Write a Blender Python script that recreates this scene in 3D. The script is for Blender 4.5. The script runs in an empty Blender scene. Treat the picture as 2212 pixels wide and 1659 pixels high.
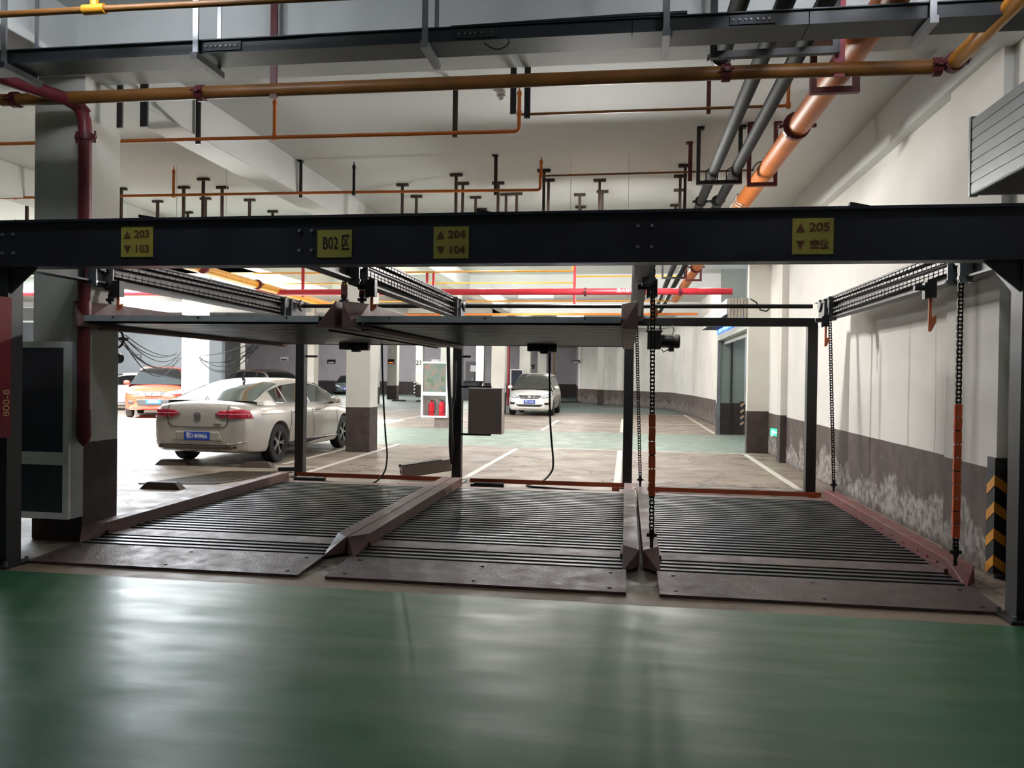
import bpy, bmesh, math, random
from mathutils import Vector, Matrix
from mathutils.bvhtree import BVHTree
random.seed(7)
R = math.radians
# ------------------------------------------------------------------ camera
FPX, VPX, VPY, RS = 1690.0, 1353.0, 818.0, 0.014
YAW = math.atan((VPX-1106)/FPX); ROLL = math.atan(RS)
PITCH = math.atan((829.5-(VPY-RS*(VPX-1106)))*math.cos(ROLL)/FPX)
CM = Matrix.Rotation(YAW, 3, 'Z') @ Matrix.Rotation(math.pi/2-PITCH, 3, 'X') @ Matrix.Rotation(ROLL, 3, 'Z')
CP = Vector((0, 0, 1.5))
def at(px, py, ax, v):
    d = CM @ Vector(((px-1106)/FPX, (829.5-py)/FPX, -1.0))
    i = 'xyz'.index(ax); return CP + d*((v-CP[i])/d[i])
SC = bpy.context.scene
COL = SC.collection
cam = bpy.data.cameras.new('camera'); cam.sensor_width = 36; cam.lens = 36*FPX/2212
cam.clip_start = .05; cam.clip_end = 300
co = bpy.data.objects.new('camera', cam); COL.objects.link(co)
co.matrix_world = Matrix.Translation(CP) @ CM.to_4x4(); SC.camera = co
# ------------------------------------------------------------------ world, sun, exposure
SC.view_settings.view_transform = 'Standard'; SC.view_settings.look = 'None'
SC.view_settings.exposure = 1.6; SC.view_settings.gamma = 1.0; SC.view_settings.use_curve_mapping = False
W = bpy.data.worlds.new('sky'); SC.world = W; W.use_nodes = True
bg = W.node_tree.nodes['Background']; bg.inputs[0].default_value = (.80, .90, 1, 1); bg.inputs[1].default_value = 9.0
sl = bpy.data.lights.new('sun', 'SUN'); sl.energy = 26; sl.angle = R(1.5); sl.color = (1, .96, .9)
so = bpy.data.objects.new('sun', sl); COL.objects.link(so)
so.rotation_euler = Vector((-.42, -.62, .86)).to_track_quat('Z', 'Y').to_euler(); so.location = (-30, -10, 30)
HOLE = (-19.0, -9.4, 15.6, 22.3)          # light well in the ceiling (x0,x1,y0,y1)
pl = bpy.data.lights.new('light_well_portal', 'AREA'); pl.shape = 'RECTANGLE'; pl.size = HOLE[1]-HOLE[0]; pl.size_y = HOLE[3]-HOLE[2]
pl.cycles.is_portal = True
po = bpy.data.objects.new('light_well_portal', pl); COL.objects.link(po); po.location = ((HOLE[0]+HOLE[1])/2, (HOLE[2]+HOLE[3])/2, 4.9)
# ------------------------------------------------------------------ materials
MATS = {}
def lin(c): return tuple(((x/255)/12.92 if x/255 <= .04045 else ((x/255+.055)/1.055)**2.4) for x in c)
def mat(name, rgb, rough=.5, metal=0, noise=0, nscale=8, bump=0, bscale=60, emit=None, spec=.5, rvar=0, stretch=None, coat=0):
    if name in MATS: return MATS[name]
    m = bpy.data.materials.new(name); m.use_nodes = True; nt = m.node_tree; N = nt.nodes; L = nt.links
    p = N['Principled BSDF']; c = lin(rgb)+(1,)
    p.inputs['Base Color'].default_value = c; p.inputs['Roughness'].default_value = rough
    p.inputs['Metallic'].default_value = metal; p.inputs['Specular IOR Level'].default_value = spec
    if coat: p.inputs['Coat Weight'].default_value = coat; p.inputs['Coat Roughness'].default_value = .06
    if emit: p.inputs['Emission Color'].default_value = lin(rgb)+(1,); p.inputs['Emission Strength'].default_value = emit
    tc = N.new('ShaderNodeTexCoord'); mp = N.new('ShaderNodeMapping'); L.new(tc.outputs['Object'], mp.inputs[0])
    if stretch: mp.inputs['Scale'].default_value = stretch
    if noise or rvar:
        n = N.new('ShaderNodeTexNoise'); n.inputs['Scale'].default_value = nscale; n.inputs['Detail'].default_value = 6
        L.new(mp.outputs[0], n.inputs['Vector'])
        if noise:
            r = N.new('ShaderNodeMapRange'); r.inputs[1].default_value = .3; r.inputs[2].default_value = .7
            r.inputs[3].default_value = 1-noise; r.inputs[4].default_value = 1+noise*.6
            L.new(n.outputs['Fac'], r.inputs[0])
            v = N.new('ShaderNodeVectorMath'); v.operation = 'SCALE'; v.inputs[0].default_value = c[:3]
            L.new(r.outputs[0], v.inputs['Scale']); L.new(v.outputs[0], p.inputs['Base Color'])
        if rvar:
            r2 = N.new('ShaderNodeMapRange'); r2.inputs[1].default_value = .3; r2.inputs[2].default_value = .7
            r2.inputs[3].default_value = max(.03, rough-rvar); r2.inputs[4].default_value = min(1, rough+rvar)
            L.new(n.outputs['Fac'], r2.inputs[0]); L.new(r2.outputs[0], p.inputs['Roughness'])
    if bump:
        b = N.new('ShaderNodeTexNoise'); b.inputs['Scale'].default_value = bscale; b.inputs['Detail'].default_value = 4
        L.new(mp.outputs[0], b.inputs['Vector'])
        bp = N.new('ShaderNodeBump'); bp.inputs['Strength'].default_value = bump; bp.inputs['Distance'].default_value = .01
        L.new(b.outputs['Fac'], bp.inputs['Height']); L.new(bp.outputs[0], p.inputs['Normal'])
    MATS[name] = m; return m
def G(nt):  # tiny node helper
    N, L = nt.nodes, nt.links
    def math_(op, a, b=None, c=None, clamp=False):
        n = N.new('ShaderNodeMath'); n.operation = op; n.use_clamp = clamp
        for i, v in enumerate((a, b, c)):
            if v is None: continue
            if isinstance(v, (int, float)): n.inputs[i].default_value = v
            else: L.new(v, n.inputs[i])
        return n.outputs[0]
    def mix(f, a, b):
        n = N.new('ShaderNodeMix'); n.data_type = 'RGBA'
        for k, v in (('Factor', f), ('A', a), ('B', b)):
            s = [i for i in n.inputs if i.name == k and i.enabled][0]
            if isinstance(v, (int, float)): s.default_value = v
            elif isinstance(v, tuple): s.default_value = v+(1,) if len(v) == 3 else v
            else: L.new(v, s)
        return [o for o in n.outputs if o.enabled][0]
    def noise(vec, scale, detail=5, scl=None, rough=.5):
        if scl:
            m = N.new('ShaderNodeMapping'); m.inputs['Scale'].default_value = scl; L.new(vec, m.inputs[0]); vec = m.outputs[0]
        n = N.new('ShaderNodeTexNoise'); n.inputs['Scale'].default_value = scale; n.inputs['Detail'].default_value = detail
        n.inputs['Roughness'].default_value = rough
        L.new(vec, n.inputs['Vector']); return n.outputs['Fac']
    def ramp(x, a, b, lo=0., hi=1.):
        n = N.new('ShaderNodeMapRange'); L.new(x, n.inputs[0])
        for i, v in zip((1, 2, 3, 4), (a, b, lo, hi)): n.inputs[i].default_value = v
        return n.outputs[0]
    return math_, mix, noise, ramp
def wall_mat(name, white=(222, 220, 214), dado=(96, 84, 80), hz=.84, salts=.0, streak=False):
    if name in MATS: return MATS[name]
    m = bpy.data.materials.new(name); m.use_nodes = True; nt = m.node_tree; N, L = nt.nodes, nt.links
    mt, mix, noise, ramp = G(nt); p = N['Principled BSDF']
    g = N.new('ShaderNodeNewGeometry'); pos = g.outputs['Position']
    sx = N.new('ShaderNodeSeparateXYZ'); L.new(pos, sx.inputs[0]); z = sx.outputs[2]; y = sx.outputs[1]
    wv = mix(ramp(noise(pos, .9), .35, .7), lin(white), lin(tuple(c*.93 for c in white)))
    dc = mix(ramp(noise(pos, 5), .3, .7), lin(dado), lin(tuple(c*.78 for c in dado)))
    if salts:
        n1 = noise(pos, 2.2, 8); h = mt('ADD', mt('MULTIPLY', n1, 1.35), -.30)      # efflorescence creeping up from the floor
        s = ramp(mt('SUBTRACT', h, z), -.02, .07)
        s = mt('MULTIPLY', s, ramp(noise(pos, 14, 8), .32, .62), clamp=True)
        dc = mix(mt('MULTIPLY', s, salts), dc, lin((176, 170, 166)))
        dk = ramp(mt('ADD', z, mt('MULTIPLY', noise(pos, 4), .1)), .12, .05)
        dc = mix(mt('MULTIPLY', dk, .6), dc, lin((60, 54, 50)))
    if streak:                                                                      # damp runs on the plaster
        for y0, w, z1 in ((9.55, .07, 1.95), (8.62, .035, 2.02), (7.92, .02, 2.1), (7.15, .22, 2.3), (6.9, .10, 2.6), (7.55, .50, 1.75)):
            d = mt('ABSOLUTE', mt('SUBTRACT', mt('ADD', y, mt('MULTIPLY', noise(pos, 1.6), .1)), y0+.05))
            f = mt('MULTIPLY', ramp(d, w, 0), ramp(mt('ADD', z, mt('MULTIPLY', noise(pos, 3), .4)), z1+.3, z1))
            wv = mix(mt('MULTIPLY', mt('MULTIPLY', f, .62), ramp(noise(pos, 6, 4, (1, 1, .2)), .1, .5)), wv, lin((120, 112, 104)))
            dc = mix(mt('MULTIPLY', f, .35), dc, lin((60, 52, 50)))
    ed = mt('GREATER_THAN', mt('ADD', z, mt('MULTIPLY', mt('SUBTRACT', noise(pos, 2), .5), .012)), hz)
    L.new(mix(ed, dc, wv), p.inputs['Base Color']); p.inputs['Roughness'].default_value = .75; p.inputs['Specular IOR Level'].default_value = .3
    b = N.new('ShaderNodeBump'); b.inputs['Strength'].default_value = .15; b.inputs['Distance'].default_value = .01
    L.new(noise(pos, 40), b.inputs['Height']); L.new(b.outputs[0], p.inputs['Normal'])
    MATS[name] = m; return m
def floor_mat():
    m = bpy.data.materials.new('epoxy_and_concrete'); m.use_nodes = True; nt = m.node_tree; N, L = nt.nodes, nt.links
    mt, mix, noise, ramp = G(nt); p = N['Principled BSDF']
    g = N.new('ShaderNodeNewGeometry'); pos = g.outputs['Position']
    sx = N.new('ShaderNodeSeparateXYZ'); L.new(pos, sx.inputs[0]); y = sx.outputs[1]; x = sx.outputs[0]
    yw = mt('ADD', y, mt('MULTIPLY', mt('SUBTRACT', noise(pos, 3), .5), .05))
    conc = mix(ramp(noise(pos, .8, 8, (1, 1.6, 1)), .35, .68), lin((150, 138, 125)), lin((118, 105, 93)))
    conc = mix(mt('MULTIPLY', ramp(noise(pos, 5, 10, (.8, 1.4, 1), .7), .54, .72), .55), conc, lin((94, 76, 62)))
    ck = mt('ABSOLUTE', mt('SUBTRACT', noise(pos, .5, 6, (1, 1.25, 1)), .5))
    conc = mix(mt('MULTIPLY', ramp(ck, .009, .001), .9), conc, lin((70, 56, 46)))
    green = mix(ramp(noise(pos, .7, 6, (.5, 1.4, 1)), .3, .7), lin((30, 98, 58)), lin((56, 98, 74)))
    green = mix(mt('MULTIPLY', ramp(noise(pos, 2.4, 9, (.35, 2.0, 1)), .48, .8), .45), green, lin((128, 134, 126)))
    green = mix(mt('MULTIPLY', ramp(noise(pos, 60, 3), .70, .76), .4), green, lin((50, 58, 52)))
    lane = mix(ramp(noise(pos, 1.0, 8, (.4, 1.6, 1)), .25, .75), lin((104, 134, 118)), lin((134, 140, 128)))
    dgreen = mix(ramp(noise(pos, .4, 6), .3, .7), lin((72, 86, 84)), lin((98, 106, 102)))
    def band(a, b): return mt('MULTIPLY', mt('GREATER_THAN', yw, a), mt('LESS_THAN', yw, b))
    c = mix(mt('LESS_THAN', yw, 5.24), conc, green)
    c = mix(mt('MULTIPLY', band(5.24, 5.56), .75), c, lin((134, 112, 90)))
    c = mix(mt('MULTIPLY', band(16.6, 21.8), .85), c, lane)
    c = mix(mt('GREATER_THAN', yw, 33.5), c, dgreen)
    L.new(c, p.inputs['Base Color'])
    rg = mix(mt('LESS_THAN', yw, 5.24), ramp(noise(pos, 2.5, 8), .3, .7, .42, .72), ramp(noise(pos, 3.5, 8, (.5, 1.5, 1)), .3, .75, .34, .5))
    L.new(rg, p.inputs['Roughness'])
    b = N.new('ShaderNodeBump'); b.inputs['Strength'].default_value = .12; b.inputs['Distance'].default_value = .004
    L.new(noise(pos, 30, 6, (.7, 1.4, 1)), b.inputs['Height']); L.new(b.outputs[0], p.inputs['Normal'])
    MATS['floor'] = m; return m
FLOOR = floor_mat()
WALL = wall_mat('painted_wall', salts=.3); WALLR = wall_mat('damp_painted_wall', salts=.75, streak=True)
COLM = wall_mat('painted_column', white=(212, 210, 202), dado=(78, 68, 66), hz=.87)
FARW = wall_mat('far_grey_wall', white=(168, 163, 168), dado=(66, 58, 58), hz=1.0)
BLUW = wall_mat('blue_grey_wall', white=(160, 170, 178), dado=(80, 80, 84), hz=.9)
CEIL = mat('ceiling_plaster', (206, 208, 206), .8, noise=.05, nscale=.6, bump=.1, bscale=6)
BEAMC = mat('beam_plaster', (206, 208, 206), .75, noise=.06, nscale=1.2, bump=.15, bscale=8)
NAVY = mat('navy_paint_steel', (24, 26, 38), .42, noise=.2, nscale=3, rvar=.1)
NAVYD = mat('dark_paint_steel', (30, 30, 33), .5, noise=.2, nscale=3)
GALV = mat('galvanised_steel', (120, 122, 124), .42, .55, noise=.2, nscale=14, rvar=.12)
GALVD = mat('dull_galvanised_deck', (84, 86, 88), .3, .7, noise=.2, nscale=4)
DECK = mat('corrugated_deck_steel', (36, 37, 37), .42, .4, noise=.25, nscale=1.3, rvar=.08)
RAIL = mat('oxide_red_rail_paint', (122, 66, 64), .55, noise=.3, nscale=5, rvar=.15, bump=.1)
RAILB = mat('dusty_brown_rail_paint', (112, 84, 80), .58, noise=.3, nscale=5, rvar=.15, bump=.1)
CHECK = mat('dusty_checker_plate', (84, 68, 66), .5, .2, noise=.3, nscale=9, rvar=.12, bump=.6, bscale=70)
RUST = mat('orange_red_primer', (168, 76, 46), .6, noise=.2, nscale=6)
BLACK = mat('black_steel', (18, 18, 19), .45, noise=.2)
RUBBER = mat('black_rubber', (22, 21, 21), .75, noise=.25, nscale=20)
CHAINM = mat('oiled_chain_steel', (44, 38, 34), .38, .6, noise=.3, nscale=40)
SLEEVE = mat('orange_sleeve_plastic', (244, 112, 66), .6, noise=.15, nscale=12)
SLEEVB = mat('brown_sleeve_plastic', (120, 62, 52), .6, noise=.2, nscale=12)
HOOK = mat('orange_hook_paint', (206, 112, 72), .5)
YPIPE = mat('yellow_pipe_paint', (226, 152, 40), .35, noise=.12, nscale=4)
OPIPE = mat('orange_pipe_paint', (204, 112, 40), .5, noise=.12, nscale=4)
BPIPE = mat('dull_brown_orange_pipe_paint', (136, 88, 38), .45, noise=.2, nscale=4)
OCHRE = mat('ochre_pipe_paint', (178, 126, 52), .4, noise=.12, nscale=4)
RPIPE = mat('red_pipe_paint', (186, 40, 52), .35, noise=.1, nscale=4)
DRPIPE = mat('dark_red_pipe_paint', (112, 34, 44), .4, noise=.12, nscale=4)
DRED = mat('dark_red_bracket_paint', (98, 34, 42), .5)
GPIPE = mat('dark_grey_pipe', (34, 38, 40), .7, noise=.3, nscale=6, spec=.2)
TRAY = mat('black_tray_steel', (38, 44, 48), .5, 0, noise=.2, nscale=5)
SILV = mat('zinc_bracket', (150, 152, 156), .35, .8, noise=.1)
BRNH = mat('brown_hanger_paint', (52, 34, 30), .6)
WHITEP = mat('white_line_paint', (214, 210, 202), .6, noise=.2, nscale=8)
SIGNY = mat('yellow_sign_vinyl', (150, 140, 56), .5, noise=.06)
SIGNT = mat('brown_sign_letters', (92, 52, 24), .5)
TUBE = mat('lit_fluorescent_tube', (244, 248, 255), .3, emit=14)
WHT = mat('white_enamel', (226, 226, 224), .4, noise=.04)
DGREY = mat('grey_cabinet_paint', (160, 152, 148), .5, noise=.08, nscale=5)
GLASSD = mat('dark_glass', (40, 46, 50), .06, noise=.1, nscale=2, coat=.5)
PGLASS = mat('cabinet_glass', (54, 58, 70), .12, noise=.25, nscale=2)
YEL = mat('hazard_yellow', (222, 150, 30), .5); BLK = mat('hazard_black', (20, 20, 20), .6)
# ------------------------------------------------------------------ builders
class MB:
    def __init__(s): s.v = []; s.f = []; s.m = []
    def add(s, vs, fs, mi=0):
        o = len(s.v); s.v += [tuple(v) for v in vs]; s.f += [tuple(i+o for i in f) for f in fs]; s.m += [mi]*len(fs); return s
    def box(s, x0, x1, y0, y1, z0, z1, mi=0):
        return s.add([(x, y, z) for z in (z0, z1) for y in (y0, y1) for x in (x0, x1)],
                     [(0, 2, 3, 1), (4, 5, 7, 6), (0, 1, 5, 4), (2, 6, 7, 3), (0, 4, 6, 2), (1, 3, 7, 5)], mi)
    def frame(s, p, q, up=(0, 0, 1)):
        d = (Vector(q)-Vector(p)).normalized(); u = Vector(up)
        if abs(d.dot(u)) > .99: u = Vector((0, 1, 0))
        a = d.cross(u).normalized(); b = a.cross(d).normalized(); return d, a, b
    def bar(s, p, q, w, h, mi=0, up=(0, 0, 1)):
        d, a, b = s.frame(p, q, up); P, Q = Vector(p), Vector(q)
        vs = [c+a*(i*w/2)+b*(j*h/2) for c in (P, Q) for i, j in ((-1, -1), (1, -1), (1, 1), (-1, 1))]
        return s.add(vs, [(0, 1, 2, 3), (7, 6, 5, 4), (0, 4, 5, 1), (1, 5, 6, 2), (2, 6, 7, 3), (3, 7, 4, 0)], mi)
    def cyl(s, p, q, r, r2=None, n=16, mi=0, cap=True):
        d, a, b = s.frame(p, q); P, Q = Vector(p), Vector(q); r2 = r if r2 is None else r2
        vs = [P+(a*math.cos(t)+b*math.sin(t))*r for t in [2*math.pi*i/n for i in range(n)]]
        vs += [Q+(a*math.cos(t)+b*math.sin(t))*r2 for t in [2*math.pi*i/n for i in range(n)]]
        fs = [(i, (i+1) % n, n+(i+1) % n, n+i) for i in range(n)]
        if cap: fs += [tuple(range(n-1, -1, -1)), tuple(range(n, 2*n))]
        return s.add(vs, fs, mi)
    def tube(s, pts, r, n=8, mi=0):
        pts = [Vector(p) for p in pts]; vs = []; pa = None
        for i, p in enumerate(pts):
            d = (pts[min(i+1, len(pts)-1)]-pts[max(i-1, 0)]).normalized()
            if pa is None: pa = d.orthogonal().normalized()
            a = (pa-d*pa.dot(d)).normalized(); b = d.cross(a); pa = a
            vs += [p+(a*math.cos(2*math.pi*k/n)+b*math.sin(2*math.pi*k/n))*r for k in range(n)]
        fs = [(i*n+k, i*n+(k+1) % n, (i+1)*n+(k+1) % n, (i+1)*n+k) for i in range(len(pts)-1) for k in range(n)]
        fs += [tuple(range(n-1, -1, -1)), tuple(range((len(pts)-1)*n, len(pts)*n))]
        return s.add(vs, fs, mi)
    def prism(s, poly, fn, a, b, mi=0):      # poly 2D, fn(u,v,w)->3D, extruded w from a to b
        n = len(poly); vs = [fn(u, v, a) for u, v in poly]+[fn(u, v, b) for u, v in poly]
        return s.add(vs, [tuple(range(n-1, -1, -1)), tuple(range(n, 2*n))]+[(i, (i+1) % n, n+(i+1) % n, n+i) for i in range(n)], mi)
    def lathe(s, prof, c=(0, 0, 0), ax='z', n=20, mi=0, ring=False):
        vs = []; C = Vector(c)
        for r, h in prof:
            for k in range(n):
                t = 2*math.pi*k/n; u, v = r*math.cos(t), r*math.sin(t)
                vs.append(C+Vector({'z': (u, v, h), 'x': (h, u, v), 'y': (u, h, v)}[ax]))
        m = len(prof)
        if ring: return s.add(vs, [(i*n+k, i*n+(k+1) % n, ((i+1) % m)*n+(k+1) % n, ((i+1) % m)*n+k) for i in range(m) for k in range(n)], mi)
        return s.add(vs, [(i*n+k, i*n+(k+1) % n, (i+1)*n+(k+1) % n, (i+1)*n+k) for i in range(m-1) for k in range(n)]
                     + [tuple(range(n)), tuple(range((m-1)*n, m*n))], mi)
    def build(s, name, mats, parent=None, smooth=False, bevel=0, loc=None):
        me = bpy.data.meshes.new(name); me.from_pydata(s.v, [], s.f)
        ms = mats if isinstance(mats, (list, tuple)) else [mats]
        for m in ms: me.materials.append(m)
        me.polygons.foreach_set('material_index', s.m); me.update()
        bm = bmesh.new(); bm.from_mesh(me); bmesh.ops.recalc_face_normals(bm, faces=bm.faces); bm.to_mesh(me); bm.free()
        if smooth:
            me.shade_smooth(); me.set_sharp_from_angle(angle=R(40))
        o = bpy.data.objects.new(name, me); COL.objects.link(o)
        if parent: o.parent = parent; o.matrix_parent_inverse = PINV(parent)
        if bevel:
            b = o.modifiers.new('bevel', 'BEVEL'); b.width = bevel; b.segments = 2; b.limit_method = 'ANGLE'; b.harden_normals = False
        return o
def wm(o):
    m = Matrix.LocRotScale(o.location, o.rotation_euler, o.scale)
    return (wm(o.parent) @ o.matrix_parent_inverse @ m) if o.parent else m
def PINV(p): return wm(p).inverted()
def tag(o, label=None, cat=None, group=None, kind=None):
    if label: o['label'] = label
    if cat: o['category'] = cat
    if group: o['group'] = group
    if kind: o['kind'] = kind
    return o
def thing(name, label, cat, loc=(0, 0, 0), group=None):
    o = bpy.data.objects.new(name, None); COL.objects.link(o); o.location = loc; o.empty_display_size = .1
    return tag(o, label, cat, group)
def struct(o, label=None): return tag(o, label, None, None, 'structure')
def kids(o): return [c for c in list(COL.objects) if c.parent == o]
KC = {}
def copy_tree(o, parent=None, top=True):
    c = o.copy(); COL.objects.link(c)
    if parent: c.parent = parent; c.matrix_parent_inverse = o.matrix_parent_inverse.copy()
    ch = KC.get(o.name)
    if ch is None: ch = KC[o.name] = kids(o)
    for k in ch: copy_tree(k, c, False)
    return c
def relocate(src, dst):  # local-space tree (built at origin) moved
    src.location = dst
def text(body, size, M, mt, name='lettering', parent=None, ext=.002, align='CENTER', sx=1., off=0.):
    cu = bpy.data.curves.new(name, 'FONT'); cu.body = body; cu.size = size; cu.extrude = ext; cu.align_x = align; cu.align_y = 'CENTER'; cu.offset = off
    cu.resolution_u = 3
    t = bpy.data.objects.new(name, cu); COL.objects.link(t); bpy.context.view_layer.update()
    me = bpy.data.meshes.new_from_object(t.evaluated_get(bpy.context.evaluated_depsgraph_get()))
    COL.objects.unlink(t); bpy.data.objects.remove(t)
    me.transform(M @ Matrix.Diagonal((sx, 1, 1, 1))); me.materials.clear(); me.materials.append(mt)
    o = bpy.data.objects.new(name, me); COL.objects.link(o)
    if parent: o.parent = parent; o.matrix_parent_inverse = PINV(parent)
    return o
def facing(dirn, pos):   # text plane matrix: local x -> reading direction, z -> towards viewer
    z = Vector(dirn).normalized(); x = Vector((0, 0, 1)).cross(z).normalized(); y = z.cross(x)
    m = Matrix((x, y, z)).transposed().to_4x4(); m.translation = Vector(pos); return m
# ------------------------------------------------------------------ room shell
H = 4.55
f = MB(); f.add([(-45, -6, 0), (6, -6, 0), (6, 75, 0), (-45, 75, 0)], [(0, 1, 2, 3)]); struct(f.build('floor', FLOOR))
c = MB(); x0, x1, y0, y1 = HOLE
for a in ((-45, x0, -6, 75), (x1, 6, -6, 75), (x0, x1, -6, y0), (x0, x1, y1, 75)): c.box(a[0], a[1], a[2], a[3], H, H+.25)
for a in ((x0-.2, x0, y0-.2, y1+.2), (x1, x1+.2, y0-.2, y1+.2), (x0, x1, y0-.2, y0), (x0, x1, y1, y1+.2)): c.box(a[0], a[1], a[2], a[3], H, H+.6)
struct(c.build('ceiling', CEIL))
XW = 2.9
w = MB(); w.box(XW, XW+.3, -6, 16.65, 0, H); struct(w.build('wall_right', WALLR))
w = MB()
w.prism([(XW, 22.25), (2.9, 26.7), (2.74, 33.2), (2.24, 39.9), (-2.95, 48.4), (-2.75, 48.6), (2.6, 40.2), (3.2, 33), (3.3, 22.25)], lambda u, v, z: (u, v, z), 0, H)
struct(w.build('wall_right_far', WALL))
w = MB(); w.box(-45, 6, 62, 62.3, 0, H); w.box(-3.05, -2.75, 48.5, 62, 0, H); struct(w.build('wall_back', FARW))
w = MB(); w.box(-45, -18.6, 34, 34.3, 0, H); struct(w.build('wall_blue_grey', BLUW))
w = MB(); w.box(-45, -44.7, -6, 75, 0, H); struct(w.build('wall_left', WALL))
w = MB(); w.box(-45, 6, -6.3, -6, 0, H); struct(w.build('wall_front', FARW))
# gate house projecting from the right wall, with the shutter opening
w = MB(); w.box(2.47, 2.75, 16.65, 16.85, 0, H); w.box(2.75, XW+.3, 16.65, 16.85, 0, H); w.box(2.47, 2.56, 22.15, 22.35, 0, 2.95)
w.box(2.47, 2.7, 16.85, 22.15, 2.58, 2.74)
struct(w.build('wall_gate_house', COLM))
w = MB(); w.box(2.56, XW+.3, 22.15, 22.35, 0, H); struct(w.build('wall_gate_back', wall_mat('shade_toned_gate_wall', white=(120, 126, 120), dado=(54, 46, 44), hz=.87)))  # gate shade put into these darker wall and dado colours
w = MB(); w.box(2.62, 2.66, 16.85, 22.15, 2.46, 2.58); struct(w.build('trim_1', GALV))
w = MB(); w.box(2.475, 2.56, 16.84, 16.90, 0, 2.6); w.box(2.475, 2.56, 22.1, 22.15, 0, 2.6); struct(w.build('trim_2', GALV))
w = MB(); w.box(6.2, 6.4, 10, 30, 0, H); w.box(XW+.5, 6.3, 23.5, 23.7, 0, H); w.box(XW+.31, 6.3, 15.8, 16, 0, H); struct(w.build('wall_side_room', BLUW))
w = MB(); w.box(3.3, 3.45, 23.2, 23.5, 0, 3.5); w.box(4.25, 4.4, 23.3, 23.5, 0, 3.5); w.box(2.83, 2.875, 22.10, 22.15, 0, 2.6); struct(w.build('trim_3', BLACK))
w = MB(); w.box(2.79, XW, 14.85, 15.15, 0, H); struct(w.build('wall_pilaster', COLM))
w = MB(); w.box(2.83, XW+.02, 6.5, 7.5, 0, H); struct(w.build('wall_pilaster', WALLR))
w = MB(); w.box(2.78, XW+.1, 6.5, 16.65, 4.09, H); struct(w.build('ceiling_beam', BEAMC))
# ceiling beams
def cbeam(*a):
    b = MB(); b.box(*a); struct(b.build('ceiling_beam', BEAMC, bevel=.012))
cbeam(-5.08, -4.68, -6, 61.9, 4.09, H); cbeam(-9.3, -4.7, 6.08, 6.5, 4.085, H); cbeam(-4.7, XW, 6.08, 6.5, 4.085, H)
for y in (14.75, 23.0, 31.4, 39.8, 48.2): cbeam(-9.3, XW, y, y+.4, 4.085, H)
cbeam(-9.4, -9.0, -6, 61.9, 4.09, H)
for y in (23.0, 31.4, 39.8, 48.2): cbeam(-30, -9.4, y, y+.4, 4.10, H)
cbeam(-13.5, -13.1, 23.4, 61.9, 4.10, H); cbeam(-5.1, XW, -2.4, -2.0, 4.085, H)
def column(x, y, w_=.5, d=.5, m=COLM):
    b = MB(); b.box(x, x+w_, y, y+d, 0, H); struct(b.build('column', m, bevel=.01))
column(-5.22, 6.26, .49, .49); column(-5.42, 14.65, .49, .49); column(-5.5, 22.8, .52, .5)
for y in (31.4, 39.8, 48.2): column(-5.45, y, .55, .5)
column(-13.55, 22.35, .6, .55)
for y in (31.2, 39.6): column(-13.5, y, .55, .5)
column(-14.78, 47.2, .62, .5); column(-14.65, 53.4, .5, .5); column(-24, 45, .6, .6); column(-9.5, 49, .5, .5)
column(-1.6, 44, .35, .35)
# white bay lines
ln = [(-4.80, 11.1, -4.90, 16.5), (-5.62, 12.3, -5.60, 16.4), (-2.34, 11.2, -2.25, 16.25), (-.11, 11.2, -.11, 16.3), (2.38, 11.05, 2.40, 16.35),
      (-.11, 22.0, -.11, 29.4), (-2.35, 22.0, -2.35, 27.6), (2.45, 22.4, 2.45, 34), (-4.72, 22, -4.72, 29), (-7.6, 22, -7.6, 29), (-8.0, 11.5, -8.3, 16.5), (-10.2, 22, -10.2, 29)]
for i, (a, b, c_, d) in enumerate(ln):
    q = MB(); q.bar((a, b, .002), (c_, d, .002), .1, .004); struct(q.build('floor_line', WHITEP))
for (a, b, y) in ((-4.8, 2.4, 11.16), (-1.9, 2.4, 16.45), (-12, 2.4, 26.6), (-6.6, -4.9, 12.0)):
    q = MB(); q.bar((a, y, .002), (b, y, .002), .075, .004); struct(q.build('floor_line', WHITEP))
# ------------------------------------------------------------------ lamps
lamp_lab = [('tube lamp just above the navy beam edge by the 204 sign', (-3.2, 19.0), 45, 4.33), ('tube lamp behind the fat orange pipe, above the red main', (1.45, 19.0), 40, 4.33),
            ('added low hung tube lamp, unseen behind the navy beam over the middle bay', (-.4, 10.7), 74, 3.55), ('added low hung tube lamp, unseen behind the navy beam by the sedan tail', (-6.2, 10.7), 32, 3.55),  # both low lamps added, hidden by the beam, to brighten wall and sedan
            ('added tube lamp, unseen behind the navy beam between fat orange pipe and 204 sign', (-.2, 16.3), 45, 4.33), ('tube lamp over the white minivan', (-3.2, 27.5), 60, 4.33), ('tube lamp near the gate opening', (0.6, 25.5), 60, 4.33),  # the lamp behind the beam is added to graze the wall
            ('added tube lamp over the red SUV, brightening the blue-grey wall', (-21, 29), 170, 4.33), ('added tube lamp in front of the far dark sedan', (-18, 52), 420, 4.33), ('added tube lamp over the bay of the dark brown SUV', (-13, 38), 260, 4.33),  # all three added to lift the dark far-left walls
            ('tube lamp before the oblique wall', (-2.6, 36), 70, 4.33), ('added tube lamp over the dark far aisle', (-9.5, 47), 340, 4.33),  # far aisle lamp added to brighten the far-left area
            ('tube lamp over the near aisle beside the white wall', (1.5, 4.3), 8, 4.42), ('tube lamp over the near aisle beside the near column', (-3.4, 4.4), 5.5, 4.42)]
l0 = {}
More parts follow.
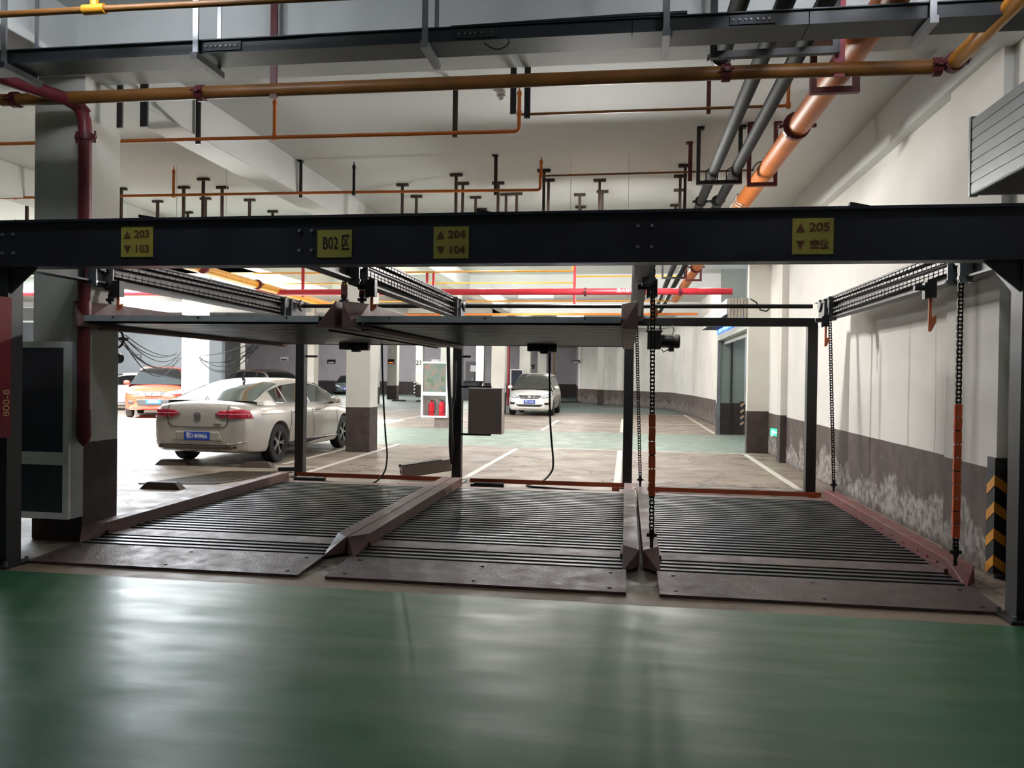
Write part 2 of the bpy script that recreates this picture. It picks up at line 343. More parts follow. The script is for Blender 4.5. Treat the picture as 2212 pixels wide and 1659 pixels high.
for lab, (x, y), en, zt in lamp_lab:
    if zt not in l0:
        t_ = l0[zt] = thing('tube_lamp', lab, 'ceiling lamp', (x, y, zt), 'lit tube lamps on the ceiling')
        b = MB(); hw_ = .25 if zt < 4 else .03; b.box(x-.62, x+.62, y-hw_, y+hw_, zt+.03, zt+.05); b.box(x-.62, x+.62, y-.03, y+.03, zt+.05, zt+.08); b.box(x-.62, x-.60, y-.02, y+.02, zt-.03, zt+.03); b.box(x+.6, x+.62, y-.02, y+.02, zt-.03, zt+.03)  # low housings widened to keep the added glow off the ceiling
        b.box(x-.393, x-.387, y-.003, y+.003, zt+.08, H); b.box(x+.387, x+.393, y-.003, y+.003, zt+.08, H); b.build('housing', WHT, t_)
        b = MB(); b.cyl((x-.6, y, zt), (x+.6, y, zt), .018, n=12); b.build('lit_tube', TUBE, t_, smooth=True)
    else:
        c_ = copy_tree(l0[zt]); c_.location = (x, y, zt); c_['label'] = lab
    for dx in (-.3, .3):
        al = bpy.data.lights.new('tube_glow', 'POINT'); al.shadow_soft_size = .08; al.energy = en; al.color = (1, .97, .93) if y > 5 else (.84, .91, 1)
        ao = bpy.data.objects.new('tube_glow', al); COL.objects.link(ao); ao.location = (x+dx, y, zt-.10)
# ------------------------------------------------------------------ lift frame
FR = thing('parking_lift_frame', 'dark navy steel frame of the two-level parking lift, posts, beams and chains', 'parking lift', (-1.1, 5.35, 0))
b = MB(); b.box(-5.4, 2.75, 5.30, 5.312, 2.30, 2.61); b.box(-5.4, 2.75, 5.27, 5.42, 2.605, 2.625); b.box(-5.4, 2.75, 5.27, 5.42, 2.275, 2.30)
fb = b.build('front_beam', NAVY, FR)
for cx in (-4.63, -2.27, .107, 2.5):
    for dx in (-.046, .046):
        for z in (2.38, 2.52):
            if cx > 2 : continue
            q = MB(); q.cyl((cx+dx, 5.285, z), (cx+dx, 5.303, z), .012, n=8); q.build('bolt', SILV, fb)
PX = (-4.715, 2.52)
for cx in PX:
    q = MB(); s = .075
    q.box(cx-s, cx+s, 5.31, 5.325, .02, 2.29); q.box(cx-s, cx+s, 5.445, 5.46, .02, 2.29); q.box(cx-s, cx-s+.012, 5.325, 5.445, .02, 2.29); q.box(cx+s-.012, cx+s, 5.325, 5.445, .02, 2.29)
    ps = q.build('post', NAVYD, FR)
    q = MB(); q.box(cx-.13, cx+.13, 5.25, 5.52, 0, .02); q.build('base_plate', NAVYD, ps)
    for dx in (-.1, .1):
        for y in (5.28, 5.49): q = MB(); q.cyl((cx+dx, y, .02), (cx+dx, y, .05), .014, n=6); q.build('bolt', SILV, ps)
    sg = -1 if cx > 0 else 1
    q = MB(); q.prism([(cx, 2.275), (cx+sg*.30, 2.275), (cx+sg*.075, 2.08), (cx, 2.08)], lambda u, v, w_: (u, w_, v), 5.33, 5.345); q.build('gusset_plate', NAVYD, ps)
BPX = (-4.70, -2.36, .03, 2.43)
for cx in BPX:
    q = MB(); s = .065
    q.box(cx-s, cx+s, 10.8, 10.93, .015, 2.24); ps = q.build('post', NAVYD, FR, bevel=.006)
    q = MB(); q.box(cx-.12, cx+.12, 10.73, 11.0, 0, .015); q.build('base_plate', BLACK, ps)
q = MB(); q.box(BPX[0], BPX[3]+.06, 10.79, 10.94, 2.225, 2.335)
rb = q.build('rear_beam', BLACK, FR, bevel=.01)
q = MB(); q.cyl((-4.6, 10.55, 2.465), (2.36, 10.55, 2.465), .028, n=14); q.build('drive_shaft', BLACK, FR, smooth=True)
def chain_geo(mb, p, q, pitch=.052, w_=.03, h=.024):
    P, Q = Vector(p), Vector(q); L_ = (Q-P).length; n = max(2, int(L_/pitch)); d, a, b_ = mb.frame(p, q)
    for i in range(n):
        s0 = P+d*(L_*i/n); s1 = P+d*(L_*(i+1)/n); t = w_/2*(1 if i % 2 else .72)
        for sg in (-1, 1):
            o = a*(t*sg); e = d*(pitch*.16)
            mb.bar(s0+o-e, s1+o+e, .004, h, up=tuple(b_))
        mb.cyl(s0-a*(w_*.55), s0+a*(w_*.55), .0085, n=6)
def chain_geo2(mb, p, q, pitch=.030, w_=.030):     # lifting chain seen broadside: plates flat to the viewer
    P, Q = Vector(p), Vector(q); L_ = (Q-P).length; n = max(2, int(L_/pitch)); d = (Q-P).normalized(); a = Vector((1, 0, 0)); a = (a-d*a.dot(d)).normalized()
    for i in range(n):
        s0 = P+d*(L_*i/n); s1 = P+d*(L_*(i+1)/n); t = w_/2*(1 if i % 2 else .75)
        for sg in (-1, 1):
            mb.bar(s0+a*t*sg-d*.006, s1+a*t*sg+d*.006, .010, .020, up=tuple(a.cross(d)))
        mb.cyl(s0-a*(w_*.62), s0+a*(w_*.66), .0078, n=8)
def side_beam(cx, face):     # face: +1 chains on +x side, -1 on -x side
    q = MB(); x = cx
    q.box(x-.006, x+.006, 5.42, 10.8, 2.29, 2.52); q.box(x-.06, x+.06, 5.42, 10.8, 2.52, 2.535); q.box(x-.06, x+.06, 5.42, 10.8, 2.275, 2.29)
    sb = q.build('side_beam', NAVYD, FR)
    for k, (za, zb, ya, yb) in enumerate(((2.50, 2.50, 5.7, 10.45), (2.44, 2.46, 5.75, 10.2), (2.385, 2.375, 6.3, 10.0), (2.36, 2.33, 6.4, 9.9))):
        q = MB(); chain_geo(q, (x+face*.05, ya, za), (x+face*.05, yb, zb), .05, .028, .02); q.build('drive_chain', CHAINM, sb)
    for y in (6.25, 10.0):
        q = MB(); q.prism([(.008, -.11), (.10, -.11), (.10, -.10), (.014, -.10), (.014, .11), (.10, .11), (.10, .12), (.008, .12)], lambda u, v, w_: (x+face*u, y+v, w_), 2.24, 2.52); q.build('sprocket_bracket', GALV, sb)
    for y, z in ((6.25, 2.45), (10.0, 2.46), (10.5, 2.465), (5.7, 2.45)):
        q = MB(); q.lathe([(.02, -.018), (.07, -.018), (.082, -.006), (.082, .006), (.07, .018), (.02, .018)], (x+face*.06, y, z), 'x', 18); q.build('sprocket', BLACK, sb, smooth=True)
    for y in (6.13, 6.36, 9.9, 10.12):
        for zz in (2.27, 2.50): q = MB(); q.cyl((x+face*.10, y, zz), (x+face*.115, y, zz), .012, n=6); q.build('bolt', SILV, sb)
    return sb
def safety_hook(sb, x, y, long=.42):
    q = MB(); q.box(x-.035, x+.035, y-.035, y+.035, 2.16, 2.30); q.box(x-.05, x-.035, y-.03, y+.03, 2.15, 2.28)
    q.cyl((x-.12, y, 2.24), (x-.02, y, 2.24), .022, n=10)
    h = q.build('hook_actuator', NAVYD, sb)
    z0 = 2.16
    q = MB(); q.prism([(-.012, 0), (.012, 0), (.012, -long*.58), (.045, -long*.5), (.045, -long*.72), (.01, -long), (-.012, -long)],
                      lambda u, v, w_: (x+w_, y+u, z0+v) if False else (x+u, y+w_, z0+v), -.006, .006); q.build('safety_hook', HOOK, sb)
sbs = {}
for cx, fc in ((-4.62, 1), (-2.27, 1), (.1, 1), (2.50, -1)): sbs[cx] = side_beam(cx, fc)
safety_hook(sbs[2.50], 2.33, 6.5, .26); safety_hook(sbs[2.50], 2.36, 9.85, .24); safety_hook(sbs[.1], .2, 6.4, .2)
safety_hook(sbs[-2.27], -2.13, 6.35, .12); safety_hook(sbs[-4.62], -4.46, 6.35, .12)
q = MB(); q.prism([(5.42, 2.275), (5.42, 2.05), (5.75, 2.275)], lambda u, v, w_: (w_, u, v), 2.46, 2.475); q.build('gusset_plate', NAVYD, FR)
q = MB(); q.bar((-2.3, 10.85, 1.78), (-2.18, 10.85, 1.78), .02, .03); q.bar((-4.63, 10.85, 1.76), (-4.45, 10.85, 1.76), .02, .03); q.build('cable_bracket', BLACK, FR)
# number signs on the front beam
def sign(px0, py0, px1, py1, rows, lab, arrows=True):
    a = at(px0, py0, 'y', 5.295); b_ = at(px1, py1, 'y', 5.295); cx, cz = (a.x+b_.x)/2, (a.z+b_.z)/2; w_, h = b_.x-a.x, a.z-b_.z
    t = thing('number_sign', lab, 'sign', (cx, 5.296, cz), 'yellow signs on the lift beam')
    q = MB(); q.box(cx-w_/2, cx+w_/2, 5.293, 5.30, cz-h/2, cz+h/2); q.build('sign_panel', SIGNY, t)
    if arrows:
        for s, r in ((1, rows[0]), (-1, rows[1])):
            zc = cz+s*h*.24; xa = cx-w_*.30; k = h*.12
            q = MB(); q.prism([(xa-w_*.11, zc-s*k), (xa+w_*.11, zc-s*k), (xa, zc+s*k)], lambda u, v, ww: (u, ww, v), 5.290, 5.293); q.build('arrow', SIGNT, t)
            cj = ord(r[0]) > 255
            text(r, h*(.26 if cj else .33), facing((0, -1, 0), (cx+w_*.16, 5.292, zc)), SIGNT, 'lettering', t, .001, sx=1.0 if cj else 1.12, off=h*.010)
    else:
        text('B02', h*.62, facing((0, -1, 0), (cx-w_*.12, 5.292, cz)), BLACK, 'lettering', t, .001, sx=.62, off=.001)
        text('区', h*.62, facing((0, -1, 0), (cx+w_*.31, 5.292, cz)), BLACK, 'lettering', t, .001, sx=.52, off=.0012)
sign(262, 490, 330, 555, ('203', '103'), 'yellow sign reading 203 over 103 on the beam, beside the near column')
sign(686, 497, 760, 556, None, 'yellow area sign reading B02 on the navy beam', False)
sign(937, 490, 1012, 558, ('204', '104'), 'yellow sign reading 204 over 104 on the beam, above the middle pallet')
sign(1712, 472, 1800, 549, ('205', '空位'), 'yellow sign reading 205 above two Chinese characters on the navy beam')
# ------------------------------------------------------------------ pallets
def deck_mesh(x0, x1, y0, y1, z, pitch=.118, h=.028):
    q = MB(); prof = []; y = y0
    while y < y1-pitch+1e-6:
        prof += [(y, z-h), (y+pitch*.30, z-h), (y+pitch*.42, z), (y+pitch*.88, z), (y+pitch, z-h)]; y += pitch
    low = [(a, b-.004) for a, b in prof]; n = len(prof)
    vs = [(x, a, b) for x in (x0, x1) for a, b in prof]+[(x, a, b) for x in (x0, x1) for a, b in low]
    fs = [(i, i+1, n+i+1, n+i) for i in range(n-1)]+[(2*n+i, 3*n+i, 3*n+i+1, 2*n+i+1) for i in range(n-1)]
    fs += [(i, 2*n+i, 2*n+i+1, i+1) for i in range(n-1)]+[(n+i, n+i+1, 3*n+i+1, 3*n+i) for i in range(n-1)]
    return q.add(vs, fs)
def rail_mesh(xi, xo, y1, z0, z1, yA, yB, yC):
    q = MB(); vs = [(xi, yA, z1), (xo, yB, z1), (xo, yB-.02, z0), (xi, yC, z0), (xi, y1, z1), (xo, y1, z1), (xo, y1, z0), (xi, y1, z0)]
    return q.add(vs, [(0, 1, 3), (1, 2, 3), (0, 4, 5, 1), (1, 5, 6, 2), (2, 6, 7, 3), (3, 7, 4, 0), (4, 7, 6, 5)])
def pallet(label, xl, xr, z, lower, mR, group, wr=.128, ymax=10.15, railmats=None):
    t = thing('car_pallet', label, 'parking pallet', ((xl+xr)/2, 8, z), group)
    for k, (xo, xi) in enumerate(((xl, xl+wr), (xr, xr-wr))):
        q = rail_mesh(xi, xo, ymax, z+.03 if lower else z-.075, z+.16 if lower else z+.15, *((6.36, 6.20, 6.0) if lower else (6.42, 6.12, 6.02)))
        if not lower: q.box(min(xi, xi-.03*(1 if xi > xo else -1)), max(xi, xi+.05*(1 if xi > xo else -1)) , 6.3, ymax, z-.09, z-.075)
        r = q.build('side_rail', (railmats or (mR, mR))[k], t, bevel=.004)
        sg = 1 if xi > xo else -1
        if lower:
            if mR == RAIL and k:
                for y in (6.55, 6.75, 6.95, 7.3, 7.6, 7.9): q = MB(); q.cyl((xi, y, z+.10), (xi+sg*.01, y, z+.10), .009, n=6); q.build('rivet', RUST, r)
            q = MB(); q.box(min(xi, xi+sg*.02), max(xi, xi+sg*.02), 6.35, 6.72, z+.045, z+.09); q.build('stop_bracket', mR, r)
    xi0, xi1 = xl+wr+.002, xr-wr-.002
    if lower:
        d = deck_mesh(xi0, xi1, 6.62, 9.95, z+.06); d.build('deck', DECK, t)
        q = MB(); q.box(xi0, xi1, 6.34, 6.60, z+.045, z+.062); q.build('wheel_plate', CHECK, t)
        d = deck_mesh(xi0, xi1, 5.98, 6.34, z+.055, pitch=.117); d.build('deck', DECK, t)
        q = MB(); q.box(xi0, xi1, 9.98, 10.12, z+.03, z+.05); q.build('rear_edge_plate', RAILB, t)
        q = MB(); q.add([(xi0-.03, 5.99, z+.052), (xi1+.03, 5.99, z+.052), (xi1+.03, 5.46, z+.022), (xi0-.03, 5.46, z+.022), (xi0-.03, 5.99, z+.04), (xi1+.03, 5.99, z+.04), (xi1+.03, 5.46, z), (xi0-.03, 5.46, z)],
                        [(0, 1, 2, 3), (4, 7, 6, 5), (0, 4, 5, 1), (1, 5, 6, 2), (2, 6, 7, 3), (3, 7, 4, 0)])
        rp = q.build('ramp_plate', CHECK, t)
        q = MB()
        for fx in (.04, .5, .96):
            for y in (5.55, 5.90):
                zz = z+.022+(y-5.46)/.53*.03; q.cyl((xi0+(xi1-xi0)*fx, y, zz-.002), (xi0+(xi1-xi0)*fx, y, zz+.004), .014, n=10)
        q.build('bolt', BLACK, rp)
    else:
        q = MB(); q.box(xi0, xi1, 6.08, 6.10, z-.028, z+.022); q.box(xi0, xi1, 6.10, 6.5, z+.012, z+.02); fbq = q.build('front_plate', mat('pale_zinc_plate', (176, 180, 182), .55, noise=.12, nscale=12), t)
        q = MB()
        for fx in (.13, .5, .87): q.cyl((xi0+(xi1-xi0)*fx, 6.074, z+.005), (xi0+(xi1-xi0)*fx, 6.082, z+.005), .008, n=8)
        q.build('bolt', BLACK, fbq)
        d = deck_mesh(xi0, xi1, 6.14, ymax-.05, z+.0, pitch=.118, h=.042); d.build('deck', GALVD, t)
        q = MB(); q.box(xi0, xi1, ymax-.04, ymax, z-.05, z+.02); q.build('rear_bar', NAVYD, t)
        cx = (xi0+xi1)/2+.05
        q = MB(); q.box(cx-.16, cx-.02, 9.6, 9.85, z-.13, z-.03); q.cyl((cx-.02, 9.72, z-.09), (cx+.2, 9.72, z-.09), .05, n=12); q.box(cx+.0, cx+.1, 9.62, 9.7, z-.16, z-.08)
        q.build('lock_motor', BLACK, t, smooth=True)
        q = MB(); q.tube([(cx-.02, 9.6, z-.06), (cx-.0, 9.58, z-.12), (cx+.05, 9.58, z-.14)], .008); q.build('cable', BLACK, t)
    return t
LG, UG = 'lowered car pallets on the floor', 'raised car pallets hanging under the beam'
pallet('lowered pallet with corrugated deck and ramp, below the 203 over 103 sign', -4.68, -2.275, 0, True, RAILB, LG, railmats=(RAILB, RAILB))
pallet('middle lowered pallet with corrugated deck, below the 204 over 104 sign', -2.262, .12, 0, True, RAILB, LG)
pallet('lowered pallet with red rail beside the stained wall, lifting chains attached', .148, 2.56, 0, True, RAIL, LG, railmats=(RAILB, RAIL))
pallet('raised pallet above the lowest floor pallet by the column, under the 203 sign', -4.72, -2.36, 1.955, False, RAILB, UG)
pallet('raised pallet seen from below, under the 204 sign', -2.30, .08, 1.955, False, RAILB, UG)
for i, (a, b_, z, lab) in enumerate(((-4.6, -2.42, .055, 'long thin orange-red steel rail behind the pallet under the 203 sign'), (-2.1, -.02, .05, 'long thin orange-red steel rail behind the middle floor pallet'), (.3, 2.5, .012, 'thin red steel rail lying on the floor before the post by the wall'))):
    q = MB(); q.box(a, b_, 10.5, 10.56, z, z+.045); q.box(a, b_, 10.5, 10.505, z+.045, z+.06); q.box(a+.05, a+.15, 10.48, 10.58, 0, z); q.box(b_-.15, b_-.05, 10.48, 10.58, 0, z)
    tag(q.build('floor_rail', RUST), lab, 'rail')
    if i < 2:
        q = MB(); q.box(a+.05, a+.35, 10.3, 10.48, 0, .06); q.cyl((a+.1, 10.32, .05), (a+.5, 10.32, .05), .035, n=10); tag(q.build('wheel_drive', BLACK), ('small dark drive motor at the foot of the post by the sedan', 'small dark drive motor at the foot of the post with the grey box')[i], 'motor')
# lifting chains
def lift_chain(lab, top, bot, s0, s1, mS, group='lifting chains'):
    t = thing('lifting_chain', lab, 'chain', bot, group); T, B = Vector(top), Vector(bot)
    q = MB(); chain_geo2(q, T, B); q.build('links', CHAINM, t, smooth=False)
    if s1 > s0:
        P, Q = T.lerp(B, s0), T.lerp(B, s1); n = max(2, int((Q-P).length/.095)); q = MB()
        for i in range(n):
            a = P.lerp(Q, i/n); b2 = P.lerp(Q, (i+.93)/n); k = .0018*math.sin(i*2.1)
            q.bar(a+Vector((k, 0, 0)), b2+Vector((-k, 0, 0)), .030, .052, up=(1, 0, 0))
        q.build('sleeve', mS, t, bevel=.004)
    q = MB(); q.box(B.x-.017, B.x+.017, B.y-.016, B.y+.016, B.z-.03, B.z+.05); q.cyl(B-Vector((0, 0, .10)), B, .014, n=10); q.cyl(B+Vector((-.04, 0, .0)), B+Vector((.04, 0, .0)), .014, n=8)
    q.build('shackle', BLACK, t); return t
lift_chain('chain with bright orange sleeve hanging next to the stained white wall', (2.43, 6.2, 2.44), (2.43, 6.2, .25), .50, .955, SLEEVE)
lift_chain('thin bare chain hanging behind the orange-sleeved one near the wall', (2.44, 10.0, 2.3), (2.62-.1, 10.0, .24), 0, 0, SLEEVE)
lift_chain('chain with orange sleeve running down between the second and third floor pallets', (.19, 6.2, 2.44), (.215, 6.25, .27), .56, .86, SLEEVE)
lift_chain('bare chain beside the post between the second and third bays', (.11, 9.9, 2.3), (.19, 9.9, .24), 0, 0, SLEEVE)
lift_chain('short brown-sleeved chain just before the white column with the red pipe', (-4.64, 6.6, 2.44), (-4.64, 6.5, 2.15), .1, .85, SLEEVB)
lift_chain('brown-sleeved chain above the paired rail ends, on the sedan side', (-2.43, 6.5, 2.3), (-2.43, 6.5, 2.14), .1, .9, SLEEVB)
lift_chain('brown-sleeved chain above the paired rail ends, on the grey box side', (-2.26+.03, 6.4, 2.3), (-2.26+.03, 6.4, 2.14), .1, .9, SLEEVB)
# hoist motor under the rear beam
MT = thing('hoist_motor', 'black electric gear motor hanging under the thin rear beam', 'motor', (.45, 10.7, 2.0))
q = MB(); q.box(.27, .45, 10.6, 10.82, 1.90, 2.13); q.box(.25, .47, 10.6, 10.84, 2.13, 2.155); q.build('gearbox', BLACK, MT, bevel=.01)
q = MB(); q.cyl((.45, 10.7, 2.01), (.66, 10.7, 2.01), .085, n=20); q.box(.55, .62, 10.6, 10.72, 1.87, 1.95)
for k in range(8): q.box(.46, .6, 10.7+.084*math.cos(k*.785)-.004, 10.7+.084*math.cos(k*.785)+.004, 2.01+.084*math.sin(k*.785)-.004, 2.01+.084*math.sin(k*.785)+.004)
q.build('motor_body', BLACK, MT, smooth=True)
q = MB(); q.lathe([(.03, 0), (.092, 0), (.095, .01), (.095, .055), (.08, .07), (.03, .072)], (.63, 10.7, 2.01), 'x', 20); q.build('fan_cover', RUBBER, MT, smooth=True)
for x in (.28, .44): q = MB(); q.box(x-.012, x+.012, 10.7, 10.72, 2.15, 2.23); q.build('mounting_bolt', BLACK, MT)
q = MB(); q.tube([(.60, 10.7, 2.1), (.62, 10.72, 2.16), (.60, 10.75, 2.24)], .007); q.tube([(.55, 10.62, 1.9), (.48, 10.6, 1.86), (.46, 10.6, 1.9)], .007); q.build('cable', RUBBER, MT)
# ------------------------------------------------------------------ boxes and cables at the rear post
CB = thing('control_cabinet', 'grey metal control box bracketed to the dark post, beside the white minivan', 'control box', (-1.95, 10.85, .7))
q = MB(); q.box(-2.18, -1.70, 10.72, 10.95, .70, 1.345); q.build('cabinet_body', DGREY, CB, bevel=.006)
q = MB(); q.box(-2.175, -1.705, 10.712, 10.722, .706, 1.338); q.build('cabinet_door', DGREY, CB, bevel=.003)
for z in (1.355, .69): q = MB(); q.box(-2.36, -1.86, 10.74, 10.78, z-.014, z+.014); q.build('bracket', BLACK, CB)
TB = thing('junction_box', 'long grey steel box lying tilted on the floor against the dark post', 'control box', (-2.9, 11.2, 0))
P0 = at(866, 1019, 'y', 11.0); P1 = at(972, 1003, 'y', 11.35)
q = MB(); q.bar(P0, P1, .16, .175); q.build('box_body', DGREY, TB, bevel=.006)
q = MB(); d = (P1-P0).normalized(); q.bar(P0+Vector((0, 0, .09)), P0+d*.60+Vector((0, 0, .088)), .15, .02, 0); q.build('lid', mat('grey_lid_paint', (70, 66, 66), .5), TB)
q = MB(); q.cyl(P0-d*.012, P0, .025, n=10); q.cyl(P0+Vector((0, 0, .09))-d*.03, P0+Vector((0, 0, .09)), .02, n=8); q.build('knockout', BLACK, TB)
def cable(lab, pts, r, mt=RUBBER, name='hanging_cable'):
    q = MB(); P = [Vector(p) for p in pts]; out = []
    for i in range(len(P)-1):
        a, b2, c2, d2 = P[max(i-1, 0)], P[i], P[i+1], P[min(i+2, len(P)-1)]
        for k in range(6):
            t = k/6; out.append(.5*((2*b2)+(c2-a)*t+(2*a-5*b2+4*c2-d2)*t*t+(3*b2-a-3*c2+d2)*t**3))
    out.append(P[-1]); q.tube(out, r); return tag(q.build(name, mt, smooth=True), lab, 'cable')
Y = 10.4
cable('single black cable hanging from the raised pallet beside the square column', [at(825, 738, 'y', 9.8), at(827, 830, 'y', 10), at(832, 930, 'y', 10.2), at(836, 985, 'y', Y), at(829, 1022, 'y', Y), at(800, 1046, 'z', .012), at(745, 1046, 'z', .012), at(700, 1040, 'z', .012), at(660, 1048, 'z', .012)], .012)
cable('single black cable hanging across the white minivan', [at(1186, 738, 'y', 9.8), at(1187, 820, 'y', 10), at(1189, 920, 'y', 10.2), at(1195, 1000, 'y', Y), at(1188, 1024, 'y', Y), at(1168, 1042, 'z', .012), at(1140, 1050, 'z', .012), at(1240, 1058, 'z', .012), at(1278, 1062, 'z', .012)], .013)
cable('thick black cable loop running down beside the post with the grey box', [at(968, 740, 'y', 10.5), at(970, 830, 'y', 10.5), at(974, 900, 'y', 10.5), at(973, 960, 'y', 10.5), at(976, 1000, 'y', 10.9)], .026)
cable('second thick black cable curving away from the post with the grey box', [at(984, 780, 'y', 10.6), at(982, 850, 'y', 10.6), at(976, 890, 'y', 10.6), at(977, 950, 'y', 10.6), at(980, 992, 'y', 10.9)], .022)
# ------------------------------------------------------------------ pipes
def pipe(name, lab, pts, r, mt, cat='pipe', group=None, clamps=(), cr=None, bend=True, extra=None):
    t = thing(name, lab, cat, tuple(pts[0]), group)
    q = MB(); P = [Vector(p) for p in pts]
    if len(P) == 2: q.cyl(P[0], P[1], r, n=16)
    else:
        out = [P[0]]
        for i in range(1, len(P)-1):
            a = (P[i-1]-P[i]).normalized(); b2 = (P[i+1]-P[i]).normalized(); k = r*2.2
            for s in range(5):
                tt = s/4; out.append((P[i]+a*k)*(1-tt)**2+P[i]*2*tt*(1-tt)+(P[i]+b2*k)*tt**2)
        out.append(P[-1]); q.tube(out, r, n=14)
    q.build('pipe_run', mt, t, smooth=True)
    for (p, dr) in clamps:
        p = Vector(p); dr = Vector(dr).normalized(); q = MB(); q.cyl(p-dr*.03, p+dr*.03, r*1.28, n=16)
        a = dr.cross(Vector((0, 0, 1))).normalized() if abs(dr.z) < .9 else Vector((1, 0, 0))
        b2 = dr.cross(a)
        q.bar(p+a*r*1.2, p+a*r*1.75, .03, .03); q.bar(p-a*r*1.75, p-a*r*1.2, .03, .03); q.cyl(p+a*r*1.6-dr*.05, p+a*r*1.6+dr*.05, .009, n=6); q.cyl(p-a*r*1.6-dr*.05, p-a*r*1.6+dr*.05, .009, n=6)
        q.build('coupling', DRED if mt != GPIPE else NAVYD, t)
    if extra: extra(t)
    return t
def sprinkler(t, x, y, z0, z1, mt=OPIPE, r=.02):
    q = MB(); q.cyl((x, y, z0), (x, y, z1-.06), r, n=10); q.lathe([(r, -.06), (r*1.3, -.05), (r*1.2, -.02), (r*.5, 0), (.004, .03), (.014, .032), (.014, .036)], (x, y, z1), 'z', 10); q.lathe([(r*1.1, -.03), (r*1.4, -.02), (r*1.4, .02), (r*1.1, .03)], (x, y, z0), 'z', 10)
    q.build('sprinkler_riser', mt, t, smooth=True)
# the main above the lift
def ex(t):
    q = MB(); q.bar((-2.9, 6.1, 3.735), (2.0, 6.1, 3.70), .008, .012); q.build('earthing_strip', GALV, t)
pipe('sprinkler_main', 'long brown-orange pipe crossing in front of the white ceiling beam', [(-5.33, 6.02, 3.81), (.9, 6.02, 3.79), (2.2, 6.02, 3.77)], .052, BPIPE,
     clamps=[((-5.2, 6.02, 3.81), (1, 0, 0)), ((-3.5, 6.02, 3.80), (1, 0, 0)), ((.70, 6.02, 3.79), (1, 0, 0)), ((2.17, 6.02, 3.77), (1, 0, 0))])
pipe('sprinkler_main', 'bright yellow-orange pipe coming towards the viewer high by the white wall', [(2.27, 6.0, 3.78), (2.27, 3.0, 3.80)], .055, YPIPE, clamps=[((2.27, 5.97, 3.78), (0, 1, 0)), ((2.27, 4.95, 3.83), (0, 1, 0))])
def s1(t):
    sprinkler(t, -3.75, 7.9, 4.02, 4.42); 
    sprinkler(t, -1.12, 7.9, 4.18, 4.42); sprinkler(t, 1.51, 7.9, 4.17, 4.42, r=.018)
    q = MB(); q.cyl((-1.12, 7.9, 4.17), (1.40, 7.9, 4.165), .014, n=10); q.build('branch_pipe', BPIPE, t, smooth=True)
    q = MB(); q.tube([(1.40, 7.9, 4.165), (1.47, 7.9, 4.165), (1.505, 7.9, 4.175), (1.51, 7.9, 4.21)], .016); q.build('elbow', OPIPE, t, smooth=True)
pipe('sprinkler_branch', 'thin orange pipe with an upright bend under the ceiling above the 204 sign', [(-9.0, 7.9, 4.06), (-4, 7.9, 4.02), (-1.12, 7.9, 4.0), (-1.12, 7.9, 4.2)], .02, OPIPE, extra=s1)
def s2(t):
    sprinkler(t, -6.58, 10.6, 4.08, 4.46); sprinkler(t, -3.84, 10.6, 4.06, 4.46, GPIPE); sprinkler(t, -1.19, 10.6, 4.25, 4.46); sprinkler(t, -9.15, 10.6, 4.10, 4.46)
    q = MB(); q.cyl((-1.16, 10.6, 4.24), (1.6, 10.6, 4.25), .013, n=10); q.build('branch_pipe', BPIPE, t, smooth=True)
pipe('sprinkler_branch', 'second thin orange pipe under the ceiling, just above the navy beam', [(-9.6, 10.6, 4.10), (-4, 10.6, 4.075), (-1.20, 10.6, 4.05), (-1.20, 10.6, 4.3)], .02, OPIPE, extra=s2)
def s0(t):
    q = MB(); q.cyl((-3.64, 4.9, 3.99), (-3.64, 4.9, 4.35), .028, n=12); q.cyl((-3.72, 4.9, 3.975), (-3.56, 4.9, 3.975), .034, n=12); q.build('riser', YPIPE, t, smooth=True)
pipe('sprinkler_branch', 'orange pipe crossing at the very top in front of the cable tray', [(-6, 4.9, 3.985), (-3.64, 4.9, 3.975), (-1.75, 4.9, 3.96)], .022, BPIPE, extra=s0)
# pipes along the bay
pipe('drain_pipe', 'dark grey pipe beside the fat orange one, running away under the ceiling', [(1.0, 2.5, 4.0), (.985, 30, 3.98)], .062, GPIPE, clamps=[((.985, 11.2, 3.985), (0, 1, 0))], group='ceiling drain pipes')
pipe('drain_pipe', 'dark grey pipe between its twin and the fat orange pipe under the ceiling', [(1.27, 2.5, 4.0), (1.19, 30, 3.98)], .062, GPIPE, clamps=[((1.21, 11.2, 3.985), (0, 1, 0))], group='ceiling drain pipes')
pipe('drain_pipe', 'short dark pipe ending above the brown-orange crossing pipe', [(.74, 2.5, 4.0), (.69, 6.3, 4.0)], .062, GPIPE, clamps=[((.69, 6.25, 4.0), (0, 1, 0))], group='ceiling drain pipes')
OM = pipe('fire_water_main', 'fat orange pipe running away under the ceiling beside the white wall', [(1.70, 2.5, 3.98), (1.5, 16, 3.98), (1.42, 24, 3.9)], .105, OPIPE, clamps=[((1.60, 7.95, 3.98), (0, 1, 0)), ((1.47, 17.5, 3.96), (0, 1, 0))])
def letters(X, Y0, Z, r, t, n=5, st=.15, a0=150, a1=290):
    for i in range(n):
        q = MB(); q.tube([(X+r*math.cos(R(a)), Y0+i*st+.04*math.sin(a*.07), Z+r*math.sin(R(a))) for a in range(a0, a1, 14)], .009, 6); q.build('lettering', WHT, t)
letters(1.553, 11.0, 3.98, .108, OM)
pipe('fire_water_main', 'thick yellow-orange pipe running off over the sunlit bays by the sedan', [(-7.9, 10.0, 3.5), (-8.3, 17, 3.5), (-8.6, 24, 3.5)], .09, YPIPE, clamps=[((-8.0, 13.9, 3.5), (0, 1, 0)), ((-8.25, 16.6, 3.5), (0, 1, 0))])
